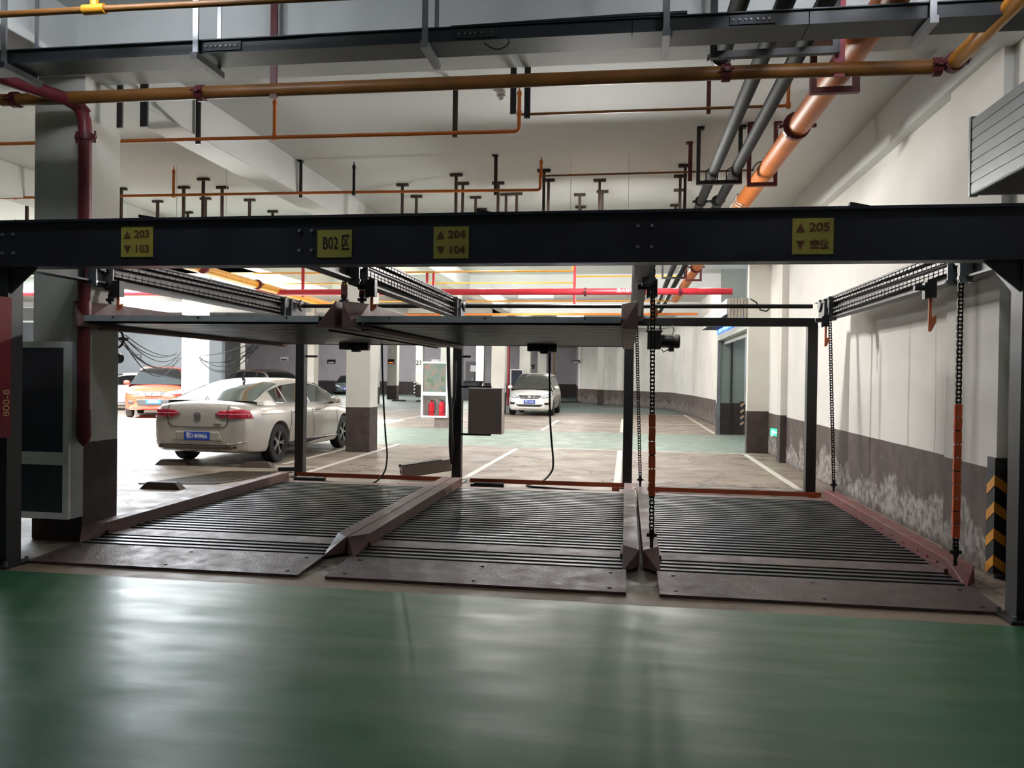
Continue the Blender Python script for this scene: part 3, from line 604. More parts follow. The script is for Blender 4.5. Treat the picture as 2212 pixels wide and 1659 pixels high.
def redw(t):
    text('消火栓管', .10, facing((0, -1, 0), (-.05, 17.71, 3.47)), WHT, 'lettering', t, .001)
pipe('fire_water_main', 'long bright red water main crossing behind the lift', [(-26, 17.8, 3.44), (2.28, 17.8, 3.46)], .075, RPIPE, clamps=[((-.95, 17.8, 3.45), (1, 0, 0)), ((1.15, 17.8, 3.46), (1, 0, 0)), ((-4.6, 17.8, 3.45), (1, 0, 0))], extra=redw)
far = [('thin orange pipe with a short upright end, first one behind the beam', [(-10.2, 18.6, 4.02), (-1.3, 18.6, 4.04), (-1.3, 18.6, 4.2)], .02, YPIPE),
       ('thin yellow pipe just above the red main, stepping up at the red bracket', [(-10.0, 20.5, 3.99), (-1.36, 20.5, 3.99), (-1.36, 20.5, 4.15), (1.25, 20.5, 4.15)], .018, YPIPE),
       ('thin yellow pipe just below the red main', [(-9.6, 24.6, 3.9), (1.3, 24.6, 3.92)], .022, YPIPE),
       ('orange pipe low under the far ceiling behind the black shaft', [(-10, 29, 3.82), (2.5, 29, 3.88)], .045, OPIPE),
       ('thick yellow pipe against the far blue-grey wall', [(-24, 31.5, 4.2), (-18.6, 31.5, 4.2)], .055, YPIPE),
       ('thin orange pipe below the thick yellow one by the blue-grey wall', [(-26, 33.5, 3.98), (-14, 33.5, 3.98)], .05, OPIPE)]
for lab, pts, r, m_ in far: pipe('sprinkler_branch', lab, pts, r, m_)
for x, y, z0, z1, lab in ((-1.27, 18.9, 3.25, 4.3, 'bright red steel drop bracket holding the red main'), (-5.0, 19.2, 3.5, 4.3, 'pair of dark red hangers above the red main near the column'), (-7.9, 18.3, 3.4, 4.5, 'red hanger over the sunlit bays')):
    q = MB(); q.box(x-.03, x+.03, y-.03, y+.03, z0, H); q.box(x-.09, x+.09, y-.05, y+.05, H-.02, H)
    if 'pair' in lab: q.box(x+.14, x+.19, y-.03, y+.03, z0, H-.1)
    tag(q.build('pipe_hanger', RPIPE), lab, 'pipe hanger')
# pipe at the column
RP = pipe('fire_riser', 'dark red pipe bending down the face of the near white column', [(-5.35, 4.4, 3.80), (-4.69, 6.08, 3.80), (-4.655, 6.16, 3.72), (-4.645, 6.17, .98)], .055, DRPIPE, clamps=[((-4.65, 6.165, 3.52), (0, 0, 1))])
q = MB(); q.lathe([(.05, .25), (.062, .25), (.062, .02), (.045, -.03), (.01, -.07)], (-4.645, 6.17, .92), 'z', 12); q.build('pipe_end', DRPIPE, RP, smooth=True)
# ------------------------------------------------------------------ hangers
rows = {11.45: [], 12.0: [], 12.87: [], 13.9: []}
hp = [(-8.35, 11.94), (-7.23, 11.94), (-6.61, 11.46), (-6.59, 12.0), (-8.29, 12.87), (-7.3, 12.73), (-8.27, 13.8), (-6.57, 12.9), (-6.59, 13.85), (-3.57, 12.08), (-3.56, 12.88), (-2.58, 11.55), (-2.59, 12.08), (-2.57, 13.03), (-2.64, 13.97), (-2.03, 12.1), (-2.02, 12.84), (-1.84, 12.83), (-1.24, 11.44), (-1.23, 12.0), (-.81, 12.98), (-.85, 13.92), (-.45, 12.07), (-.43, 12.79), (.75, 11.93), (.78, 11.35), (.8, 12.8), (.8, 13.91), (-10.02, 11.86)]
for x, y in hp: rows[min(rows, key=lambda k: abs(k-y))].append((x, y))
OR = ['first', 'second', 'third', 'fourth', 'fifth', 'sixth', 'seventh', 'eighth', 'ninth', 'tenth', 'eleventh', 'twelfth']
h0 = None
for ri, (ky, lst) in enumerate(sorted(rows.items())):
    for i, (x, y) in enumerate(sorted(lst, reverse=True)):
        lab = f'brown T-shaped pipe hanger, {OR[i]} from the white wall in the {OR[ri]} row under the ceiling'
        if h0 is None:
            h0 = thing('ceiling_hanger', lab, 'pipe hanger', (x, y, H), 'T-shaped pipe hangers')
            q = MB(); q.box(x-.095, x+.095, y-.03, y+.03, H-.04, H-.001); q.build('ceiling_plate', BRNH, h0)
            q = MB(); q.box(x-.02, x+.02, y-.02, y+.02, H-.86, H-.04); q.build('channel', BRNH, h0)
        else: c_ = copy_tree(h0); c_.location = (x, y, H); c_['label'] = lab
for y, lab in ((11.45, 'first'), (12.0, 'second'), (12.87, 'third'), (13.9, 'fourth')):
    pipe('sprinkler_branch', f'pipe carried by the {lab} row of T-shaped hangers, behind the navy beam', [(-8.9, y, 3.66), (2.7, y, 3.66)], .035, BPIPE)
def strap(lab, x, y, z0, m_=DRED, w_=.05, bracket=True):
    t = thing('ceiling_hanger', lab, 'pipe hanger', (x, y, H)); q = MB(); q.box(x-w_/2, x+w_/2, y-.012, y+.012, z0, H-.001); q.build('channel', m_, t)
    if bracket: q = MB(); q.box(x-w_*1.1, x+w_*.6, y-.03, y+.04, H-.02, H-.001); q.build('ceiling_plate', m_, t)
strap('dark red strap holding the thin orange pipe above the 204 sign', -1.79, 7.93, 3.97, BRNH)
strap('black strap at the sloped white beam holding the thin orange pipe', -4.74+.1, 7.93, 3.98, BLACK)
strap('dark red strap holding the thin pipe between the dark grey pipes', .76, 7.93, 4.12, DRED, .04)
strap('dark red strap leaning over the second thin orange pipe, mid ceiling', -1.82, 10.63, 4.0, BRNH, .045)
strap('dark strap on the sloped beam holding the second thin orange pipe', -4.72+.08, 10.63, 4.02, BLACK, .04)
strap('dark red strap beside the paired dark grey pipes', .77, 10.3, 4.05, DRED, .05)
strap('black strap against the near white column top', -4.60, 6.55, 3.72, BLACK, .05, False)
strap('wide black strap just past the near white column', -4.36, 6.55, 3.72, BLACK, .07, False)
strap('black strap left of the little ceiling detector', -.98, 6.55, 3.72, BLACK, .05, False)
strap('black strap beside the little ceiling detector', -.86, 6.55, 3.68, BLACK, .05, False)
strap('long dark red strap over the crossing brown-orange pipe by the column', -2.86, 6.0, 3.73, DRED, .055, False)
strap('pinkish red strap over the crossing pipe beside the fat orange pipe', 1.50, 6.0, 3.72, mat('pink_red_paint', (160, 60, 78), .45), .07, False)
def uhang(lab, x0, x1, y, zb, m_, w_=.045):
    t = thing('pipe_cradle', lab, 'pipe hanger', ((x0+x1)/2, y, zb)); q = MB()
    q.box(x0-w_/2, x1+w_/2, y-.025, y+.025, zb-w_, zb); q.build('cross_bar', m_, t)
    for x in (x0, x1):
        q = MB(); q.box(x-w_/2, x+w_/2, y-.02, y+.02, zb, H-.001); q.box(x-w_/2, x+w_*1.4, y-.04, y+.04, H-.03, H-.001); q.build('upright', m_, t)
    return t
u1 = uhang('black U-shaped cradle carrying the two dark grey pipes', .82, 1.31, 9.7, 3.90, BLACK)
for x in (.98, 1.22):
    q = MB(); q.tube([(x+.07*math.cos(a), 9.7, 3.985+.07*math.sin(a)) if 0 <= a <= math.pi else (x+.07*math.cos(a), 9.7, 3.9) for a in [math.pi*1.2*k/10-.1*math.pi for k in range(11)]], .006, 6); q.build('u_bolt', BLACK, u1)
u2 = uhang('dark red U-shaped cradle carrying the fat orange pipe', 1.40, 1.70, 9.6, 3.84, DRED)
q = MB(); q.tube([(1.555+.112*math.cos(a), 9.6, 3.98+.112*math.sin(a)) for a in [math.pi*k/10 for k in range(11)]], .007, 6); q.build('u_bolt', DRED, u2)
uhang('dark red U-shaped cradle of the fat orange pipe close above the crossing pipe', 1.45, 1.78, 6.6, 3.86, DRED, .05)
uhang('black cradle bar under the dark pipes, nearest to the cable tray', .60, 1.46, 5.95, 3.92, BLACK, .05)
uhang('small black cradle of the dark grey pipes seen under the beam', .80, 1.31, 18.7, 3.90, BLACK)
uhang('small dark red cradle of the fat orange pipe seen under the beam', 1.33, 1.66, 18.5, 3.82, DRED)
# ------------------------------------------------------------------ cable tray
CT = thing('cable_tray', 'long black metal cable tray crossing under the near ceiling', 'cable tray', (-1, 5.3, 3.75))
q = MB()
for a, b_ in ((-6.5, -3.0), (-2.995, .0), (.005, 1.1), (1.105, 2.88)):
    q.box(a, b_, 5.15, 5.40, 3.745, 3.75); q.box(a, b_, 5.15, 5.155, 3.75, 3.83); q.box(a, b_, 5.395, 5.40, 3.75, 3.83)
q.build('tray_channel', TRAY, CT)
q = MB(); q.box(-6.5, -2.25, 5.13, 5.42, 3.83, 3.838); q.box(-2.25, 2.88, 5.135, 5.415, 3.832, 3.84)
q.add([(-1.2, 5.13, 3.838), (.35, 5.13, 3.845), (.35, 5.13, 3.86), (.0, 5.13, 3.862), (-1.2, 5.13, 3.842), (-1.2, 5.42, 3.838), (.35, 5.42, 3.845), (.35, 5.42, 3.86), (0, 5.42, 3.862), (-1.2, 5.42, 3.842)], [(0, 1, 2, 3, 4), (5, 9, 8, 7, 6), (4, 3, 8, 9), (3, 2, 7, 8), (0, 5, 6, 1), (1, 6, 7, 2)])
q.build('lid', TRAY, CT)
for px in (480, 1030, 1625):
    a = at(px, 100, 'y', 5.145); x = a.x
    q = MB(); q.box(x-.14, x+.14, 5.142, 5.15, 3.76, 3.82); jp = q.build('joint_plate', TRAY, CT)
    q = MB()
    for dx in (-.12, -.08, -.045, -.01, .03, .065, .1): q.cyl((x+dx, 5.136, 3.79), (x+dx, 5.143, 3.79), .007, n=6)
    q.build('bolt', SILV, jp)
for i, (x, lab) in enumerate(((-4.52, 'beside the near column'), (-3.02, 'before the white ceiling beam near the column'), (-1.37, 'above the gap between the 204 and B02 signs'), (.22, 'above the bolted end of the 204 bay'), (1.82, 'beside the fat orange pipe'))):
    t = thing('tray_hanger', f'silver bracket carrying the black cable tray {lab}', 'bracket', (x, 5.28, 3.72), 'silver cable tray brackets')
    q = MB(); q.box(x-.02, x+.02, 5.11, 5.125, 3.72, H); q.build('front_upright', SILV, t)
    q = MB(); q.box(x-.015, x+.015, 5.43, 5.44, 3.72, H); q.build('rear_upright', SILV, t)
    q = MB(); q.box(x-.025, x+.025, 5.09, 5.47, 3.69, 3.735); q.build('arm', SILV if i > 1 else NAVYD, t)
cable('thin black wire loop hanging below the cable tray', [(-.98, 5.2, 3.745), (-.93, 5.2, 3.71), (-.88, 5.2, 3.70), (-.83, 5.2, 3.72), (-.81, 5.2, 3.745)], .004)
D = thing('smoke_detector', 'small white domed detector on the ceiling beside the orange riser', 'smoke detector', (-1.3, 7.8, H))
p_ = at(1083, 208, 'z', 4.5); q = MB(); q.lathe([(.055, .05), (.055, .02), (.045, 0), (.03, -.03), (.012, -.045)], p_, 'z', 16); q.build('dome', WHT, D, smooth=True); q = MB(); q.lathe([(.047, .003), (.049, .0), (.047, -.003)], p_, 'z', 16); q.build('ring', BLACK, D)
# items lying on top of the front beam
for px, py, w_, lab in ((322, 466, .14, 'small dark metal bracket sitting on the navy beam above the 203 sign'), (1855, 437, .12, 'folded metal angle piece sitting on the navy beam above the 205 sign'), (1046, 458, .1, 'small dark clip on the navy beam above the 204 sign')):
    p_ = at(px, py, 'y', 5.38); q = MB(); q.bar((p_.x-w_/2, 5.38, 2.66), (p_.x+w_/2, 5.38, 2.635), .05, .02); q.bar((p_.x-w_/2+.01, 5.38, 2.626), (p_.x-w_/2+.01, 5.38, 2.665), .02, .02); tag(q.build('metal_bracket', BLACK), lab, 'bracket')
# ------------------------------------------------------------------ left post banner and fire cabinet
BN = thing('banner', 'dark red cloth banner with pale writing tied to the near steel post', 'banner', (-4.53, 5.3, 1.4))
q = MB()
q.box(-4.635, -4.628, 5.0, 5.335, .99, 2.05); q.build('cloth', mat('red_banner_cloth', (120, 20, 34), .7, noise=.2, nscale=4), BN)
text('800-8', .09, Matrix.Translation((-4.626, 5.29, 1.25)) @ Matrix.Rotation(R(90), 4, 'Z') @ Matrix.Rotation(R(90), 4, 'X') @ Matrix.Rotation(R(90), 4, 'Z'), mat('gold_letters', (196, 150, 96), .6), 'lettering', BN, .001)
def firecab(name, lab, x0, x1, y0, y1, z0, z1, zmid, poster, m_body=WHT, clear_low=False):
    t = thing(name, lab, 'fire cabinet', ((x0+x1)/2, (y0+y1)/2, z0))
    fw = .055
    q = MB(); q.box(x0, x1, y0+.04, y1, z0, z0+.02); q.box(x0, x1, y0+.04, y1, z1-.02, z1); q.box(x0, x0+.02, y0+.04, y1, z0+.02, z1-.02); q.box(x1-.02, x1, y0+.04, y1, z0+.02, z1-.02); q.box(x0+.02, x1-.02, y1-.02, y1, z0+.02, z1-.02); q.box(x0+.02, x1-.02, y0+.05, y1-.02, zmid-.02, zmid+.01)
    q.build('cabinet_body', m_body, t)
    for a, b_, nm in ((zmid, z1, 'upper_door'), (z0, zmid, 'lower_door')):
        q = MB(); q.box(x0, x1, y0, y0+.04, a, a+fw); q.box(x0, x1, y0, y0+.04, b_-fw, b_); q.box(x0, x0+fw, y0, y0+.04, a+fw, b_-fw); q.box(x1-fw, x1, y0, y0+.04, a+fw, b_-fw)
        dr = q.build(nm, WHT if not name.startswith('x') else m_body, t, bevel=.004)
        if nm == 'upper_door' or not clear_low:
            q = MB(); q.box(x0+fw, x1-fw, y0+.015, y0+.022, a+fw, b_-fw); q.build('glass_pane', poster if nm == 'upper_door' else PGLASS, dr)
    return t
GREYW = mat('grey_white_enamel', (168, 170, 174), .45)
def cabmat():
    m = bpy.data.materials.new('poster_print'); m.use_nodes = True; nt = m.node_tree; mt, mix, noise, ramp = G(nt); p = nt.nodes['Principled BSDF']
    tc = nt.nodes.new('ShaderNodeTexCoord'); v = tc.outputs['Object']
    c = mix(ramp(noise(v, 3.5, 3), .4, .6), lin((112, 128, 122)), lin((136, 132, 120)))
    c = mix(ramp(noise(v, 5, 2), .55, .62), c, lin((150, 122, 114))); c = mix(ramp(noise(v, 4.2, 2, (1.3, 1, .8)), .58, .64), c, lin((100, 118, 96)))
    nt.links.new(c, p.inputs['Base Color']); p.inputs['Roughness'].default_value = .25; return m
POSTER = cabmat()
firecab('fire_cabinet', 'grey framed fire cabinet with dark panes mounted before the near column', -5.37, -4.712, 6.065, 6.252, .225, 1.75, .745, PGLASS, GREYW)
fc = firecab('fire_cabinet', 'white fire cabinet with faded poster above two red extinguishers', -5.95, -5.15, 22.3, 22.75, .28, 1.92, .98, POSTER, WHT, True)
q = MB(); q.box(-5.55, -4.98, 22.35, 22.78, 0, .27); tag(q.build('concrete_block', mat('raw_concrete', (140, 124, 114), .8, noise=.25, nscale=6)), 'rough concrete block under the white fire cabinet', 'block')
RED = mat('extinguisher_red', (212, 24, 44), .3)
e0 = None
for x, lab in ((-5.68, 'red fire extinguisher nearer the white frame in the cabinet'), (-5.37, 'red fire extinguisher half hidden by the black cable')):
    if e0 is None:
        e0 = thing('fire_extinguisher', lab, 'fire extinguisher', (x, 22.5, .31), 'fire extinguishers in the white cabinet')
        q = MB(); q.lathe([(.08, 0), (.088, .01), (.088, .34), (.075, .39), (.035, .43), (.03, .45)], (x, 22.5, .31), 'z', 20); q.build('cylinder_body', RED, e0, smooth=True)
        q = MB(); q.cyl((x, 22.5, .75), (x, 22.5, .79), .025, n=10); q.bar((x-.02, 22.5, .80), (x-.10, 22.5, .83), .02, .012); q.bar((x-.02, 22.5, .785), (x-.10, 22.5, .79), .02, .012); q.build('valve', BLACK, e0)
        q = MB(); q.tube([(x+.02, 22.5, .78), (x+.1, 22.5, .76), (x+.13, 22.48, .6), (x+.11, 22.47, .42)], .012); q.build('hose', RUBBER, e0, smooth=True)
        q = MB(); q.lathe([(.0885, .12), (.0895, .121), (.0895, .135), (.0885, .136)], (x, 22.5, .31), 'z', 20, ring=True); q.build('band', DRED, e0)
    else: c_ = copy_tree(e0); c_.location = (x, 22.5, .31); c_['label'] = lab
# valves and cables behind the near column
V = thing('valve_wheel', 'black spoked valve wheel peeping out behind the near column', 'valve', (-4.9, 7.4, 1.9))
p_ = at(252, 732, 'y', 7.2)
q = MB(); q.tube([p_+Vector((.075*math.cos(a), .0, .088*math.sin(a))) for a in [2*math.pi*k/20 for k in range(21)]], .012); q.bar(p_-Vector((.07, 0, 0)), p_+Vector((.1, 0, 0)), .03, .03); q.bar(p_-Vector((0, 0, .08)), p_+Vector((0, 0, .08)), .02, .02); q.cyl(p_+Vector((.07, -.02, 0)), p_+Vector((.07, .06, 0)), .02, n=10); q.build('wheel', BLACK, V, smooth=True)
p2 = at(256, 774, 'y', 7.2); q = MB(); q.lathe([(.04, -.02), (.052, -.015), (.052, .015), (.04, .02)], p2, 'y', 18); tag(q.build('pressure_gauge', BLACK, smooth=True), 'round black gauge below the valve wheel behind the near column', 'gauge')
q.build
def wires(lab, A, B, sags, mt=RUBBER, r=.006):
    q = MB()
    for i, s in enumerate(sags):
        a = Vector(A)+Vector((0, .02*i, .03*(i % 3))); b2 = Vector(B)+Vector((0, -.03*i, .05*((i*2) % 3)-.05))
        q.tube([a.lerp(b2, t/10)-Vector((0, 0, s*4*(t/10)*(1-t/10))) for t in range(11)], r, 6)
    return tag(q.build('cable_bundle', mt), lab, 'cables')
wires('bundle of sagging black wires between the valve wheel and the bright column', at(258, 735, 'y', 7.6), at(392, 766, 'y', 13.0), (.25, .3, .2, .36, .15, .1))
wires('bundle of thin black wires curving up to the raised pallet from the bright column', at(425, 775, 'y', 13.0), at(565, 738, 'y', 10.0), (.14, .2, .26, .3, .34, .05))
# ------------------------------------------------------------------ wall things
def slatbox(name, lab, x0, y0, y1, z0, z1, n=7):
    t = thing(name, lab, 'roller shutter', (x0, (y0+y1)/2, z0)); q = MB(); k = (z1-z0)/n
    for i in range(n):
        za = z0+i*k; q.box(x0-.006, x0+.02, y0, y1, za+.006, za+k-.006); q.box(x0, x0+.02, y0, y1, za-.006 if i else za, za+.006)
    q.build('slatted_cover', GALV if name != 'shutter_housing' else SLAT, t)
    q = MB(); q.box(x0-.012, x0+.045, y1, y1+.03, z0-.01, z1+.02); q.box(x0+.02, XW-.01, y1-.01, y1+.02, z0, z1); q.build('end_cap', SLAT, t)
    q = MB(); q.box(x0+.02, XW-.01, y0, y1-.01, z0, z0+.02); q.build('bottom_plate', RUBBER, t)
    q = MB(); q.box(x0+.02, XW-.01, y0, y1-.01, z1-.02, z1); q.build('top_plate', SLAT, t)
    return t
SLAT = mat('grey_shutter_metal', (124, 130, 130), .45, .3, noise=.08, nscale=3)
slatbox('shutter_housing', 'big slatted grey shutter housing on the wall above the near post', 2.46, 2.2, 6.12, 2.87, 3.42)
FS = slatbox('shutter_housing', 'corrugated shutter housing over the gate opening down the white wall', 2.05, 16.75, 22.3, 2.88, 3.2, 6)
q = MB(); 
for i in range(13): q.box(2.06+i*.064, 2.06+i*.064+.054, 16.70, 16.74, 2.72, 3.2)
q.build('corrugated_end_sheet', mat('dirty_corrugated_sheet', (168, 160, 148), .6, noise=.35, nscale=9, stretch=(3, 3, .4)), FS)
q = MB(); q.tube([(2.5, 16.66, 3.18), (2.62, 16.64, 3.1), (2.7, 16.64, 2.95), (2.82, 16.64, 2.92), (2.9, 16.66, 3.0), (2.95, 16.7, 3.04)], .014); tag(q.build('hanging_cable', RUBBER, smooth=True), 'loose black cable looped over the corrugated shutter housing', 'cable')
BS = thing('lit_sign', 'blue lit sign strip over the gate opening', 'sign', (2.46, 19.5, 2.8))
q = MB(); q.box(2.44, 2.47, 17.2, 22.1, 2.75, 2.86); q.build('sign_panel', mat('blue_sign', (20, 84, 220), .4, emit=1.2), BS)
text('地下停车场出入口', .09, Matrix.Translation((2.435, 19.6, 2.805)) @ Matrix.Rotation(R(-90), 4, 'Z') @ Matrix.Rotation(R(90), 4, 'X'), mat('pale_blue_letters', (150, 214, 255), .4, emit=1.5), 'lettering', BS, .001, sx=5.5)
GREEN = mat('lit_green_exit', (20, 230, 90), .4, emit=2.2)
def exitsign(lab, c, d, w_=.3, h=.14):
    t = thing('exit_sign', lab, 'exit sign', c); C = Vector(c); dv = Vector(d).normalized(); x = Vector((0, 0, 1)).cross(dv).normalized()
    q = MB(); q.bar(C-x*w_/2, C+x*w_/2, .05, h, up=(0, 0, 1)); q.build('housing', BLACK, t)
    q = MB(); q.bar(C-x*w_*.44+dv*.028, C+x*w_*.44+dv*.028, .008, h*.8); pn = q.build('lit_panel', GREEN, t)
    M_ = facing(dv, C+dv*.034); q = MB()
    for a, b2, ww in (((-.30, .0), (-.12, .12), .05), ((-.12, .12), (.02, -.1), .05), ((-.3, -.3), (-.12, .0), .05), ((.1, 0), (.4, 0), .05), ((.3, .1), (.4, 0), .05), ((.3, -.1), (.4, 0), .05)):
        q.bar(M_ @ Vector((a[0]*w_, a[1]*h*1.6, 0)), M_ @ Vector((b2[0]*w_, b2[1]*h*1.6, 0)), .004, ww*w_, up=tuple(dv.cross(x)))
    q.build('running_figure_mark', mat('white_lit_mark', (210, 255, 220), .4, emit=2), pn)
p_ = at(1673, 934, 'x', 2.83); exitsign('green lit exit sign low on the wall beside the pilaster', (2.86, p_.y, p_.z), (-1, -.25, 0), .42, .17)
p_ = at(1411, 867, 'y', 42.0); exitsign('small green lit exit sign on the oblique wall at the far end', (p_.x-.25, 42.1-.15, p_.z), (-.6, -.6, 0), .55, .25)
g2 = thing('corner_guard', 'slim striped corner guard inside the gate opening', 'corner guard', (3.15, 22.1, 0)); q = MB(); q.box(3.09, 3.2, 22.1, 22.145, .2, .92); q.build('guard_strip', BLK, g2)
for k in range(4): q = MB(); q.bar((3.10, 22.095, .28+k*.17), (3.19, 22.095, .36+k*.17), .006, .055); q.build('stripe', mat('dusty_yellow', (170, 140, 110), .6), g2)
# corner guard with chevrons
GD = thing('corner_guard', 'black rubber corner guard with yellow chevrons on the wall pilaster', 'corner guard', (2.83, 6.5, .06))
q = MB(); q.box(2.815, 2.94, 6.485, 6.50, .04, .93); q.box(2.815, 2.83, 6.50, 6.62, .04, .93); q.build('guard_strip', BLK, GD)
for k in range(4):
    z = .80-k*.205; q = MB()
    q.prism([(2.814, z), (2.935, z-.09), (2.935, z-.17), (2.814, z-.08)], lambda u, v, w_: (u, w_, v), 6.482, 6.486)
    q.prism([(6.484, z), (6.615, z-.09), (6.615, z-.17), (6.484, z-.08)], lambda u, v, w_: (w_, u, v), 2.812, 2.816); q.build('yellow_chevron', YEL, GD)
p_ = at(2148, 575, 'x', 2.88)
q = MB(); q.box(2.80, 2.89, 6.68, 6.92, 2.37, 2.48); bb = q.build('junction_box', mat('pale_blue_plastic', (140, 160, 190), .4)); tag(bb, 'small pale blue electrical box on the wall beside the beam end', 'electrical box')
# wheel stops, mat
def stop(lab, x, y, rz, L_=.56, m_=RUBBER):
    q = MB(); q.prism([(-L_/2, 0), (L_/2, 0), (L_/2-.09, .09), (-L_/2+.09, .09)], lambda u, v, w_: (u, w_*(1-.35*(v > .05)), v), -.075, .075); o = q.build('wheel_stop', m_, bevel=.006); o.location = (x, y, 0); o.rotation_euler = (0, 0, rz)
    tag(o, lab, 'wheel stop'); return o
SK = mat('dusty_rubber', (74, 60, 54), .7, noise=.3, nscale=12)
stop('dusty rubber wheel stop on the open floor before the iron grate', -5.88, 9.3, R(2), m_=SK); stop('rubber wheel stop behind the tyre at the bright side of the sedan', -7.25, 11.75, R(3), m_=SK); stop('rubber wheel stop behind the sedan tyre next to the post', -5.82, 11.78, R(3), m_=SK)
q = MB(); q.bar((-5.3, 11.42, .03), (-4.98, 11.56, .035), .09, .05); tag(q.build('rubber_strip', RUBBER, bevel=.01), 'short loose black rubber strip on the floor beside the post', 'rubber strip')
def gratem():
    t = thing('iron_grate', 'square rusty iron drain grate set flat in the floor behind the sedan', 'drain grate', (-5.8, 10.4, 0))
    A_, B_, C_, D_ = Vector((-6.42, 9.62, 0)), Vector((-5.45, 9.85, 0)), Vector((-5.02, 11.3, 0)), Vector((-5.95, 11.15, 0)); q = MB()
    for a, b2 in ((A_, B_), (B_, C_), (C_, D_), (D_, A_)): q.bar(a+Vector((0, 0, .006)), b2+Vector((0, 0, .006)), .04, .012)
    for k in range(1, 24):
        tt = k/24; q.bar(A_.lerp(D_, tt)+Vector((0, 0, .008)), B_.lerp(C_, tt)+Vector((0, 0, .008)), .022, .010)
    for k in range(1, 12):
        tt = k/12; q.bar(A_.lerp(B_, tt)+Vector((0, 0, .006)), D_.lerp(C_, tt)+Vector((0, 0, .006)), .02, .008)
    q.build('grate_bars', mat('rusty_iron', (92, 80, 70), .6, .3, noise=.3, nscale=10), t)
    q = MB(); q.add([A_+Vector((0, 0, .002)), B_+Vector((0, 0, .002)), C_+Vector((0, 0, .002)), D_+Vector((0, 0, .002))], [(0, 1, 2, 3)]); q.build('pit', BLACK, t)
gratem()
# ------------------------------------------------------------------ far things
def farsign(lab, c, w_=.9, h=.35, m_=BLACK, m2=None):
    t = thing('bay_sign', lab, 'sign', c); x, y, z = c; q = MB(); q.box(x-w_/2, x+w_/2, y-.03, y, z-h/2, z+h/2); q.build('sign_panel', m_, t)
    q = MB(); q.box(x-w_*.38, x+w_*.38, y-.035, y-.03, z-h*.05, z+h*.02) if False else q.box(x-w_*.36, x+w_*.36, y-.036, y-.03, z-h*.36, z-h*.12); q.build('stripe', m2 or WHT, t)
p_ = at(845, 781, 'y', 47.15); farsign('small black and orange sign on the white column behind the square column', (p_.x, 47.15, p_.z), .42, .28, BLACK, mat('orange_stripe', (230, 120, 50), .5, emit=.4))
for px, py, lab in ((716, 781, 'small white and black sign on the far wall above the dark sedan'), (614, 775, 'small sign on the far wall beside the dark post'), (527, 779, 'small sign on the far wall above the dark SUV'), (941, 781, 'small white sign on the far wall beside the fire cabinet'), (1040, 776, 'small sign above the grey double door'), (1143, 792, 'small black sign on the far wall above the minivan')):
    p_ = at(px, py, 'y', 61.95); farsign(lab, (p_.x, 61.95, p_.z), .7, .34, BLACK if 'black' in lab else WHT, WHT if 'black' in lab else BLACK)
p_ = at(296, 768, 'y', 33.9); farsign('small grey sign on the blue-grey wall above the red SUV', (p_.x, 33.95, p_.z), .36, .16, mat('grey_sign', (120, 126, 132), .5), WHT)
p_ = at(904, 784, 'y', 53.35); text('23', .45, facing((0, -1, 0), (p_.x, 53.38, p_.z)), BLACK, 'bay_number', None, .005); bpy.data.objects['bay_number']['label'] = 'black number 23 painted on the slim far column'; bpy.data.objects['bay_number']['category'] = 'number'
DD = thing('wall_door', 'grey double steel door in the far wall behind the control box', 'door', (-11.5, 61.9, 0))
a, b_ = at(1006, 782, 'y', 61.9), at(1046, 782, 'y', 61.9)
for x0_, x1_ in ((a.x, (a.x+b_.x)/2-.02), ((a.x+b_.x)/2+.02, b_.x)):
    q = MB(); q.box(x0_, x1_, 61.88, 61.99, 0, 2.7); dl = q.build('door_leaf', mat('grey_door', (92, 90, 92), .5), DD, bevel=.02)
    q = MB(); q.box(x1_-.2, x1_-.1, 61.8, 61.88, 1.2, 1.35); q.build('handle', SILV, dl)
q = MB(); q.box(a.x+.4, a.x+1.0, 61.86, 61.88, 1.9, 2.4); q.build('notice', WHT, DD)
p_ = at(1014, 840, 'z', .6); BNN = thing('dump_bin', 'dark metal bin standing by the far grey door', 'bin', (p_.x, 48, 0))
p_ = at(1012, 850, 'y', 48); q = MB(); x = p_.x; q.prism([(x-.75, 0), (x+.45, 0), (x+.8, 1.15), (x-.75, 1.15)], lambda u, v, w_: (u, w_, v), 47.6, 48.6); q.build('bin_body', mat('dark_bin', (50, 50, 56), .5), BNN, bevel=.02); q = MB(); q.box(x-.8, x+.85, 47.55, 48.65, 1.15, 1.22); q.build('rim', GPIPE, BNN)
def post_pipe(lab, px, py, Yd, m_, r=.05):
    p_ = at(px, py, 'y', Yd); q = MB(); q.cyl((p_.x, Yd, 0.0), (p_.x, Yd, H-.05), r, n=12); tag(q.build('riser_pipe', m_, smooth=True), lab, 'pipe')
post_pipe('slim dark red riser pipe beside the pink-lit column', 1084, 780, 39.6, DRPIPE, .06); post_pipe('bright red riser pipe by the far columns behind the minivan', 1099, 780, 41.0, RPIPE, .06); post_pipe('orange-brown riser pipe at the corner past the minivan', 1197, 780, 46.5, BPIPE, .05); post_pipe('dark grey riser pipe at the corner past the minivan', 1188, 780, 46.5, GPIPE, .06)
firecab('fire_cabinet', 'small white fire cabinet behind the roof of the minivan', at(1103, 800, 'y', 39.3).x, at(1131, 800, 'y', 39.3).x, 39.2, 39.7, .01, 1.9, .9, PGLASS)
